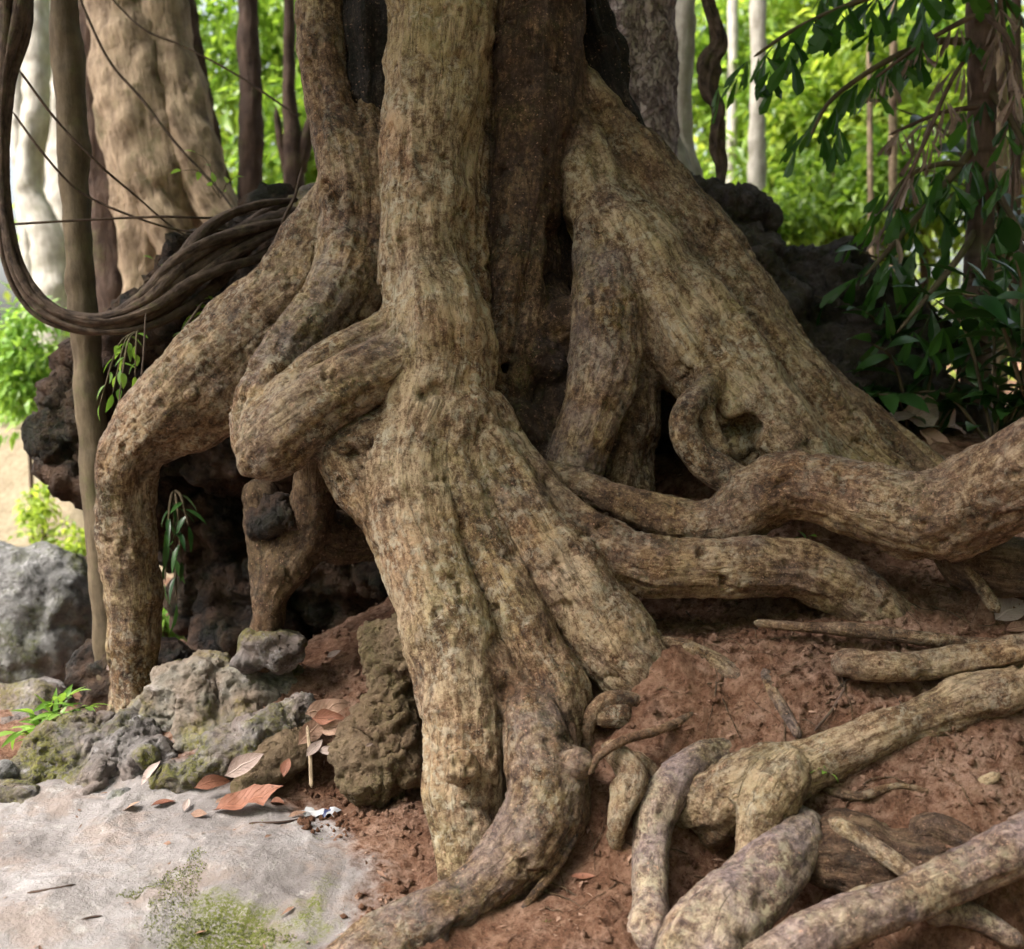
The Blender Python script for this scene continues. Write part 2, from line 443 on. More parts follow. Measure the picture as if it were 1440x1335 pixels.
def mat_bark(name, dark=(.020, .010, .0045), mid=(.145, .083, .043), light=(.47, .355, .228), lich=(.58, .52, .40), purple=(.165, .128, .128), moss=.42, lichen=.75, aniso=.22, fine=1.0, two=False, grain=.5):
    t = NT(name); p = t.obj(); q = t.attr('bq'); s = t.math('MULTIPLY', t.attr('bs', 'Fac'), aniso)
    tn = t.sep(t.attr('tint'))
    if two:
        q2 = t.attr('bq2'); s2 = t.math('MULTIPLY', t.attr('bs2', 'Fac'), aniso); bf = t.attr('bf', 'Fac')
    def fn(scale, det, ro):
        a = t.noise(q, scale, det, ro, s)
        if not two: return a
        b = t.noise(q2, scale, det, ro, s2)
        return t.math('ADD', a, t.math('MULTIPLY', t.math('SUBTRACT', b, a), bf))
    fib = fn(62, 6, .68)
    fib2 = fn(190, 3, .6)
    big = t.noise(p, 5.5, 6, .68)
    crk = t.math('ABSOLUTE', t.math('SUBTRACT', t.noise(q, 15, 4, .6, t.math('MULTIPLY', s, .55), .3), .5))
    crk = t.math('MULTIPLY', t.ramp(crk, (.0, 1), (.018, 0)), t.ramp(big, (.44, 0), (.56, 1)))
    mot = t.noise(p, 46, 7, .74, dist=.5)
    sp = t.noise(p, 190, 3, .75)
    v = t.math('ADD', t.math('MULTIPLY', fib, grain), t.math('MULTIPLY', mot, 1 - grain))
    v = t.math('ADD', v, t.math('MULTIPLY', t.math('SUBTRACT', big, .5), .55))
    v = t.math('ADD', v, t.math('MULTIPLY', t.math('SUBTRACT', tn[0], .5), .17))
    v = t.math('ADD', v, t.math('MULTIPLY', t.math('SUBTRACT', sp, .5), .36))
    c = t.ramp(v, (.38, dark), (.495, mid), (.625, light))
    ol = t.ramp(t.noise(p, 2.4, 5, .6), (.44, 0), (.60, 1))
    c = t.mix(t.math('MULTIPLY', ol, .75), c, (.80, .82, .62), 'MULTIPLY')
    wr = t.ramp(t.noise(t.n('VectorMath', _operation='ADD', i0=p, i1=(7.3, 2.1, 4.4)), 3.1, 5, .6), (.50, 0), (.66, 1))
    c = t.mix(t.math('MULTIPLY', wr, .6), c, (1.0, .82, .70), 'MULTIPLY')
    # lichen blotches
    lm = t.math('MULTIPLY', t.ramp(t.noise(p, 30, 9, .80, dist=.4), (.50, 0), (.56, 1)), t.ramp(t.noise(p, 5.3, 4, .6), (.38, 0), (.58, 1)))
    lm = t.math('MULTIPLY', lm, t.math('ADD', t.math('MULTIPLY', tn[0], .95), .15, True))
    c = t.mix(t.math('MULTIPLY', lm, lichen), c, lich)
    # purple grey weathering
    pm = t.math('MULTIPLY', t.ramp(t.noise(p, 7, 6, .66), (.42, 0), (.60, 1)), t.math('ADD', t.math('MULTIPLY', tn[2], .95), .06, True))
    c = t.mix(t.math('MULTIPLY', pm, .65), c, t.mix(t.ramp(mot, (.38, 0), (.62, 1)), tuple(x * .5 for x in purple), tuple(min(1, x * 1.8) for x in purple)))
    # moss
    mm = t.math('MULTIPLY', t.ramp(t.noise(p, 4.6, 6, .72), (.53, 0), (.68, 1)), t.ramp(t.noise(p, 70, 5, .75), (.42, 0), (.60, 1)))
    c = t.mix(t.math('MULTIPLY', mm, moss), c, t.mix(mot, (.05, .065, .012), (.21, .23, .06)))
    # red soil rubbed into the bark
    rm = t.math('MULTIPLY', tn[1], t.ramp(t.noise(p, 16, 7, .75), (.34, 0), (.60, 1)))
    c = t.mix(t.math('MULTIPLY', rm, .85), c, t.mix(t.ramp(mot, (.36, 0), (.64, 1)), (.060, .027, .016), (.29, .165, .10)))
    # dark flecks and small rusty scars
    fl = t.ramp(sp, (.58, 0), (.66, 1))
    c = t.mix(t.math('MULTIPLY', fl, .6), c, tuple(x * .6 for x in dark))
    c = t.mix(t.math('MULTIPLY', crk, .45), c, tuple(x * .5 for x in dark))
    sc = t.ramp(fn(30, 6, .8), (.625, 0), (.66, 1))
    c = t.mix(t.math('MULTIPLY', sc, .7), c, (.045, .024, .016))
    pk = t.ramp(t.noise(p, 95, 3, .6), (.64, 0), (.69, 1))
    c = t.mix(t.math('MULTIPLY', pk, .6), c, (.50, .30, .21))
    pk2 = t.ramp(t.noise(p, 120, 4, .7), (.61, 0), (.66, 1))
    c = t.mix(t.math('MULTIPLY', pk2, t.math('MULTIPLY', tn[0], .45, True)), c, (.62, .54, .40))
    h = t.math('ADD', fib, t.math('MULTIPLY', fib2, .40))
    h = t.math('ADD', h, t.math('MULTIPLY', mot, .95)); h = t.math('SUBTRACT', h, t.math('MULTIPLY', sc, .45)); h = t.math('SUBTRACT', h, t.math('MULTIPLY', crk, .25))
    h = t.math('ADD', h, t.math('MULTIPLY', lm, .10))
    return t.bsdf(c, .78, t.bump(h, .014 * fine, 1.0), .25)

def mat_plainbark(name, dark, light, scale=1.0, bumpd=.01, band=0.0):
    t = NT(name); p = t.obj(); q = t.attr('bq'); s = t.math('MULTIPLY', t.attr('bs', 'Fac'), .2)
    f = t.noise(q, 38 * scale, 6, .65, s); m = t.noise(p, 9 * scale, 6, .65)
    v = t.math('ADD', t.math('MULTIPLY', f, .5), t.math('MULTIPLY', m, .5))
    c = t.ramp(v, (.36, dark), (.64, light))
    g = t.ramp(t.noise(p, 6 * scale, 5, .7), (.55, 0), (.66, 1))
    c = t.mix(t.math('MULTIPLY', g, .35), c, (.12, .13, .05))
    if band:
        w = t.math('FRACT', t.math('MULTIPLY', t.attr('bs', 'Fac'), band))
        b = t.ramp(w, (.0, 1), (.05, 0), (.90, 0), (1, 1))
        c = t.mix(t.math('MULTIPLY', b, .6), c, (.05, .03, .025))
    return t.bsdf(c, .85, t.bump(t.math('ADD', f, m), bumpd), .2)

def mat_rock(name, a, b, moss=.4, scale=1.0, bumpd=.02, pale=(.5, .48, .47), soil=0.0, pits=1.0, mosscol=((.04, .055, .012), (.22, .23, .05))):
    t = NT(name); p = t.obj()
    n1 = t.noise(p, 6 * scale, 9, .68, dist=.3); n2 = t.noise(p, 40 * scale, 6, .7)
    v = t.math('ADD', t.math('MULTIPLY', n1, .65), t.math('MULTIPLY', n2, .35))
    c = t.ramp(v, (.36, a), (.62, b))
    pm = t.ramp(t.noise(p, 12 * scale, 8, .75), (.55, 0), (.66, 1))
    c = t.mix(t.math('MULTIPLY', pm, .6), c, pale)
    pit = t.ramp(t.vor(p, 34 * scale), (.0, 0), (.32, 1))
    pit = t.math('MAXIMUM', pit, t.ramp(t.noise(p, 9 * scale, 3), (.45, 1), (.55, 0)))
    c = t.mix(t.math('MULTIPLY', t.math('SUBTRACT', 1, pit), .5 * pits), c, tuple(x * .4 for x in a))
    mm = t.math('MULTIPLY', t.ramp(t.noise(p, 3.6 * scale, 5, .68), (.47, 0), (.60, 1)), t.ramp(t.noise(p, 60, 4, .7), (.36, 0), (.55, 1)))
    c = t.mix(t.math('MULTIPLY', mm, moss), c, t.mix(n2, *mosscol))
    if soil:
        z = t.ramp(t.noise(p, 5, 6, .7), (.42, 0), (.60, 1))
        c = t.mix(t.math('MULTIPLY', z, soil), c, (.22, .12, .075))
    h = t.math('ADD', t.math('MULTIPLY', n1, 1.6), t.math('MULTIPLY', n2, .5))
    h = t.math('ADD', h, t.math('MULTIPLY', pit, .35 * pits)); h = t.math('ADD', h, t.math('MULTIPLY', mm, .2))
    return t.bsdf(c, .85, t.bump(h, bumpd), .25)

def mat_ground():
    t = NT('ground_soil'); p = t.obj(); a = t.sep(t.attr('gmix'))
    n1 = t.noise(p, 4, 8, .65); n2 = t.noise(p, 28, 8, .72); n3 = t.noise(p, 120, 5, .7)
    v = t.math('ADD', t.math('MULTIPLY', n1, .4), t.math('MULTIPLY', n2, .6))
    red = t.ramp(v, (.36, (.050, .021, .012)), (.49, (.195, .097, .060)), (.62, (.37, .22, .152)))
    dk_ = t.ramp(n3, (.36, 1), (.44, 0))
    pl = t.math('MULTIPLY', t.ramp(t.noise(p, 3.3, 7, .68), (.48, 0), (.60, 1)), t.ramp(n2, (.40, 0), (.58, 1)))
    red = t.mix(t.math('MULTIPLY', pl, .75), red, (.42, .275, .21))
    cr = t.ramp(n3, (.57, 0), (.66, 1)); red = t.mix(t.math('MULTIPLY', cr, .5), red, (.36, .22, .155))
    dk = t.ramp(n3, (.34, 1), (.43, 0)); red = t.mix(t.math('MULTIPLY', dk, .7), red, (.028, .013, .009))
    gr = t.ramp(t.math('ADD', t.math('MULTIPLY', t.noise(p, 2.5, 7, .6), .7), t.math('MULTIPLY', n2, .3)), (.36, (.17, .148, .145)), (.52, (.285, .258, .255)), (.66, (.40, .375, .38)))
    dl = t.math('MULTIPLY', t.ramp(t.noise(p, 5.5, 8, .72), (.50, 0), (.60, 1)), .6); gr = t.mix(dl, gr, (.29, .225, .195))
    dl2 = t.math('MULTIPLY', t.ramp(t.noise(p, 16, 6, .75), (.56, 0), (.64, 1)), .5); gr = t.mix(dl2, gr, (.47, .44, .42))
    gr = t.mix(t.math('MULTIPLY', dk_, .35), gr, (.15, .115, .095))
    sand = t.ramp(v, (.34, (.15, .115, .07)), (.62, (.40, .33, .23)))
    wob = t.math('MULTIPLY', t.math('SUBTRACT', t.noise(p, 7, 6, .7), .5), 1.0)
    g = t.ramp(t.math('ADD', a[0], wob), (.40, 0), (.62, 1))
    c = t.mix(g, red, gr)
    sd = t.ramp(t.math('ADD', a[1], wob), (.40, 0), (.60, 1))
    c = t.mix(sd, c, sand)
    ms = t.math('MULTIPLY', t.ramp(t.math('ADD', a[2], t.math('MULTIPLY', wob, 1.3)), (.42, 0), (.60, 1)), t.ramp(n3, (.38, 0), (.52, 1)))
    c = t.mix(ms, c, t.mix(n2, (.05, .06, .012), (.20, .21, .055)))
    h = t.math('ADD', t.math('MULTIPLY', n2, 1.0), t.math('MULTIPLY', n3, .45))
    h = t.math('MULTIPLY', h, t.ramp(g, (0, 1), (1, .45)))
    return t.bsdf(c, .92, t.bump(h, .035), .15)

def mat_leaf(name, a, b, trans=.45, gloss=.4, tmul=1.6):
    t = NT(name); r = t.attr('rnd', 'Fac'); p = t.obj()
    v = t.math('ADD', t.math('MULTIPLY', r, .8), t.math('MULTIPLY', t.noise(p, 3, 3), .25))
    c = t.ramp(v, (.1, a), (.95, b))
    tc = t.mix(1.0, c, (tmul, tmul * .95, tmul * .6), 'MULTIPLY')
    return t.bsdf(c, gloss, None, .4, trans, tc)

def mat_dry(name, a, b, vein=True):
    t = NT(name); r = t.attr('rnd', 'Fac'); p = t.obj(); uv = t.sep(t.attr('luv'))
    v = t.math('ADD', t.math('MULTIPLY', r, .45), t.math('MULTIPLY', t.noise(p, 26, 6, .75), .65))
    c = t.ramp(v, (.25, a), (.8, b))
    sp = t.ramp(t.noise(p, 45, 5, .75), (.56, 0), (.66, 1)); c = t.mix(t.math('MULTIPLY', sp, .6), c, tuple(x * .4 for x in a))
    h = t.noise(p, 60, 4)
    if vein:
        ac = t.math('ABSOLUTE', uv[1])
        mid = t.ramp(ac, (.03, 1), (.10, 0))
        sv = t.math('ABSOLUTE', t.math('SUBTRACT', t.math('FRACT', t.math('ADD', t.math('MULTIPLY', uv[0], 9), t.math('MULTIPLY', ac, -2.2))), .5))
        vn = t.math('MAXIMUM', mid, t.math('MULTIPLY', t.ramp(sv, (.0, 1), (.09, 0)), .55))
        c = t.mix(t.math('MULTIPLY', vn, .55), c, tuple(min(1, x * 1.5) for x in b)); h = t.math('ADD', h, t.math('MULTIPLY', vn, .8))
    return t.bsdf(c, .6, t.bump(h, .004), .3, .12)

def mat_scaly():
    t = NT('scaly_bark'); p = t.obj(); q = t.attr('bq'); s = t.attr('bs', 'Fac')
    mp = t.n('Mapping', Vector=p, Scale=(1, 1, .5))
    w = t.n('VectorMath', _operation='ADD', i0=mp, i1=t.n('VectorMath', _operation='SCALE', i0=t.n('TexNoise', 1, Vector=p, Scale=14.0, Detail=4.0), Scale=.10))
    e = t.vor(w, 34, 'DISTANCE_TO_EDGE'); cell = t.vor(w, 34, 'F1', 1)
    n = t.noise(p, 30, 6, .72); cv = t.n('SeparateColor', Color=cell)
    c = t.ramp(t.math('ADD', t.math('MULTIPLY', n, .75), t.math('MULTIPLY', cv, .25)), (.3, (.12, .088, .092)), (.48, (.36, .275, .28)), (.66, (.62, .52, .52)))
    c = t.mix(t.math('MULTIPLY', t.ramp(e, (0, 1), (.06, 0)), .55), c, (.035, .024, .024))
    h = t.math('ADD', t.math('MULTIPLY', t.ramp(e, (0, 0), (.10, 1)), .7), t.math('MULTIPLY', cv, .7)); h = t.math('ADD', h, n)
    return t.bsdf(c, .85, t.bump(h, .02), .2)

M = dict(
    scaly=mat_scaly(),
    fig=mat_bark('fig_bark', two=True),
    root=mat_bark('surface_root_bark', lichen=.6, moss=.25),
    root_smooth=mat_bark('smooth_purple_root_bark', (.045, .029, .023), (.155, .105, .08), (.40, .315, .23), (.46, .41, .28), (.17, .130, .14), .12, .8, .3, .45, grain=.25),
    root_coarse=mat_bark('coarse_root_bark', (.022, .012, .008), (.13, .075, .048), (.33, .23, .15), moss=.1, lichen=.2, aniso=.12, fine=1.9, grain=.75),
    dead=mat_bark('charred_wood', (.006, .005, .005), (.028, .020, .018), (.11, .085, .075), moss=.0, lichen=.12, aniso=.12, fine=1.8),
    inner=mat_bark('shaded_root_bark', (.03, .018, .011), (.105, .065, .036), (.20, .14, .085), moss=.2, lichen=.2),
    liana=mat_plainbark('liana_bark', (.012, .008, .007), (.15, .105, .08), 2.0, .012),
    tan=mat_plainbark('tan_bark', (.10, .066, .044), (.50, .38, .265), .8, .03),
    brown=mat_plainbark('brown_bark', (.035, .022, .018), (.12, .078, .06), .8, .02),
    green_bark=mat_plainbark('greenish_bark', (.06, .045, .03), (.17, .13, .085), 1.0, .006),
    pale=mat_plainbark('pale_bark', (.22, .20, .17), (.50, .47, .42), .8, .01),
    palm=mat_plainbark('palm_bark', (.06, .037, .032), (.19, .125, .105), 1.0, .008, 4.2),
    rock_dark=mat_rock('dark_rock', (.005, .004, .004), (.030, .025, .022), .35, 1.0, .06, (.10, .09, .085), .35, 1.0, ((.012, .018, .006), (.06, .075, .02))),
    rock_back=mat_rock('purple_grey_rock', (.010, .009, .010), (.125, .105, .108), .2, 1.3, .05, (.17, .15, .155), .15),
    rock_grey=mat_rock('grey_limestone', (.045, .038, .035), (.25, .225, .22), .85, 1.0, .034, (.52, .50, .52), .25, 1.0, ((.05, .055, .012), (.27, .26, .05))),
    rock_pale=mat_rock('pale_boulder_stone', (.045, .042, .04), (.33, .32, .32), .95, .8, .05, (.62, .61, .62), 0, .5, ((.05, .06, .015), (.16, .17, .05))),
    slab=mat_rock('pale_slab_stone', (.33, .29, .275), (.52, .48, .47), .0, .7, .010, (.60, .57, .57), .25, .15),
    mound=mat_rock('clay_mound', (.075, .050, .030), (.21, .15, .095), .25, 1.6, .03, (.27, .20, .13), .2, .9),
    ground=mat_ground(),
    leaf_far=mat_leaf('far_leaves', (.13, .22, .03), (.38, .48, .09), .55, .5),
    leaf_mid=mat_leaf('midground_leaves', (.07, .15, .02), (.25, .38, .06), .5, .4),
    leaf_dark=mat_leaf('glossy_dark_leaves', (.015, .050, .014), (.05, .12, .03), .26, .28, 1.6),
    leaf_palm=mat_leaf('palm_leaflets', (.010, .042, .009), (.05, .135, .018), .42, .28, 1.9),
    leaf_bright=mat_leaf('fresh_leaves', (.10, .22, .03), (.26, .42, .08), .4, .4, 1.5),
    leaf_crown=mat_leaf('crown_leaves', (.03, .07, .012), (.07, .13, .02), .3, .4),
    moss=mat_leaf('moss_blades', (.05, .065, .012), (.20, .22, .05), .2, .7, 1.3),
    dry=mat_dry('dry_leaf', (.13, .060, .036), (.40, .25, .18)),
    dry_red=mat_dry('red_dry_leaf', (.12, .038, .02), (.29, .125, .08)),
    dry_pale=mat_dry('pale_dry_leaf', (.24, .165, .14), (.46, .36, .33)),
    dry_palm=mat_dry('dead_palm_leaflet', (.13, .085, .075), (.36, .26, .235), False),
)
# ------------------------------------------------------------------ ground
def G(px, py, z):
    return P(px, py, (CAMZ - z) / (0.1045 + .9945 * (py - 667.5) / F))

GP = []
for px, py, z, g, m in [
    (-150, 1335, 0, 1, .2), (0, 1335, 0, 1, .1), (150, 1335, 0, 1, .1), (300, 1335, -.06, .9, .75), (420, 1325, -.05, .8, .5), (500, 1335, -.03, .45, .3), (600, 1335, -.03, .1, 0),
    (0, 1230, .02, 1, 0), (200, 1230, .035, 1, 0), (310, 1272, .02, 1, .55), (400, 1230, .03, .95, .1), (500, 1235, .01, .62, .36), (560, 1240, 0, .38, .05),
    (0, 1160, .02, 1, 0), (200, 1150, .03, 1, 0), (350, 1160, .03, .95, 0), (450, 1170, .02, .62, .1), (550, 1170, .03, .2, 0),
    (450, 1100, .05, .15, 0), (540, 1100, .05, .15, 0), (400, 1060, .12, 0, 0), (300, 1000, .20, .3, 0), (420, 1000, .24, 0, 0), (420, 930, .33, 0, 0), (500, 930, .34, 0, 0),
    (500, 870, .42, 0, 0), (600, 860, .45, 0, 0), (350, 930, .30, .1, 0), (100, 1050, .02, .3, .2), (0, 1100, 0, .6, 0), (190, 1000, .09, .2, 0), (60, 980, -.02, .2, 0),
    (700, 1260, .0, .3, 0), (640, 1240, -.01, .25, 0), (800, 1280, .04, .3, 0), (800, 1200, .10, .3, 0), (860, 1300, .04, 0, 0), (900, 1335, -.03, 0, 0), (760, 1330, 0, 0, 0),
    (850, 1080, .26, 0, 0), (820, 1020, .37, 0, 0), (1000, 1335, -.08, 0, 0), (1100, 1280, -.05, 0, 0), (1250, 1320, -.08, 0, 0), (1440, 1335, -.06, 0, 0), (1440, 1270, .06, 0, 0),
    (950, 1180, .14, 0, 0), (1000, 1200, .06, 0, 0), (1060, 1180, .13, 0, 0), (900, 1010, .43, 0, 0), (960, 1015, .43, 0, 0), (1000, 1010, .45, 0, 0), (860, 1030, .39, 0, 0), (1000, 950, .52, 0, 0), (1000, 890, .58, 0, 0),
    (900, 900, .56, 0, 0), (1100, 900, .60, 0, 0), (1100, 1000, .46, 0, 0), (1100, 1050, .40, 0, 0), (1200, 1000, .47, 0, 0), (1200, 950, .53, 0, 0), (1200, 890, .62, 0, 0),
    (1300, 890, .62, 0, 0), (1440, 880, .64, 0, 0), (1440, 940, .55, 0, 0), (1250, 1100, .33, 0, 0), (1350, 1080, .36, 0, 0), (1440, 1040, .42, 0, 0), (1250, 1170, .22, 0, 0),
    (1350, 1170, .25, 0, 0), (1440, 1130, .32, 0, 0), (1300, 830, .70, 0, 0), (1440, 830, .72, 0, 0), (1400, 780, .80, 0, 0), (1150, 840, .66, 0, 0), (1000, 860, .60, 0, 0),
    (1250, 770, .80, 0, 0), (1100, 760, .82, 0, 0), (900, 800, .68, 0, 0)]:
    GP.append((*G(px, py, z), g, m))
for w in [(.3, 4.2, .85), (.8, 4.0, .95), (1.3, 4.2, 1.0), (1.8, 4.0, .98), (2.6, 4.5, 1.05), (0, 4.4, .7), (-.4, 4.7, .45), (-.8, 4.6, .25), (-1.2, 4.4, .05),
          (-1.6, 4.6, -.1), (-2.2, 5, -.15), (-2.8, 3, -.08), (-3, 7, -.1), (-1.5, 6.5, 0), (0, 7, .6), (3, 7, 1.1), (1.5, 6, 1.05), (-6, 8, 0), (5, 8, 1.15), (-6, 12, .1), (6, 12, 1.1), (0, 12, .8),
          (3, 3, .55), (3, 2, .25), (0, 1, -.12), (-3, 1, -.12), (3, 0, 0), (-8, 4, -.1), (8, 4, .8)]:
    GP.append((*w, 0, 0))
GP = np.array(GP)
def _tps(A, B):
    r2 = ((A[:, None] - B[None]) ** 2).sum(2); return .5 * r2 * np.log(r2 + 1e-9)
_n = len(GP); _K = _tps(GP[:, :2], GP[:, :2]) + np.eye(_n) * .01
_A = np.zeros((_n + 3, _n + 3)); _A[:_n, :_n] = _K; _A[:_n, _n] = 1; _A[:_n, _n + 1:] = GP[:, :2]; _A[_n:, :_n] = _A[:_n, _n:].T
_W = np.linalg.solve(_A, np.vstack([GP[:, 2:5], np.zeros((3, 3))]))
def ss(a, b, x):
    t = np.clip((x - a) / (b - a), 0, 1); return t * t * (3 - 2 * t)
def ground_base(xy):
    xy = np.asarray(xy, float); out = np.zeros((len(xy), 3))
    for ch in np.array_split(np.arange(len(xy)), max(1, len(xy) // 20000)):
        out[ch] = _tps(xy[ch], GP[:, :2]) @ _W[:_n] + _W[_n] + xy[ch] @ _W[_n + 1:]
    x, y = xy[:, 0], xy[:, 1]
    far = ss(8.5, 11, y) + ss(3.5, 6, np.abs(x)) * ss(-9, -8, y); far = np.clip(far + ss(1.5, 0.5, y) , 0, 1)
    flat = np.where(y > 3, .25 + .75 * ss(-2.5, .5, x), -.1 + .5 * ss(0, 4, x))
    z = out[:, 0] * (1 - far) + flat * far
    z = z + .62 * ss(8.3, 9.1, y + .35 * np.sin(x * 1.7)) * ss(-.8, -2.6, x)
    return z, out[:, 1] * (1 - far), out[:, 2] * (1 - far)
def ground_disp(xy, z, g):
    p = np.stack([xy[:, 0], xy[:, 1], z], 1)
    near = 1 - ss(6, 9, xy[:, 1]); soil = (1 - np.clip(g * 1.3, 0, 1)) * (.35 + .65 * ss(-.1, .35, noise(p * 3.1, 63)))
    p = p + np.stack([noise(p * 6, 56), noise(p * 6, 57), noise(p * 6, 58)], 1) * .04
    d = fbm(p * 2.2, 3, 50) * .03 + fbm(p * 8, 3, 51) * (.010 + .022 * soil)
    d += (fbm(p * 22, 4, 52, ridge=True) * .016 + np.clip(fbm(p * 40, 3, 53), -.1, 1) * .022) * soil
    d += (fbm(p * 14, 4, 54, ridge=True) * .006 + fbm(p * 4.5, 4, 61, ridge=True) * .016) * (1 - soil)
    return z + d * near
def ground_z(xy):
    z, g, m = ground_base(xy); return ground_disp(np.asarray(xy, float), z, g)
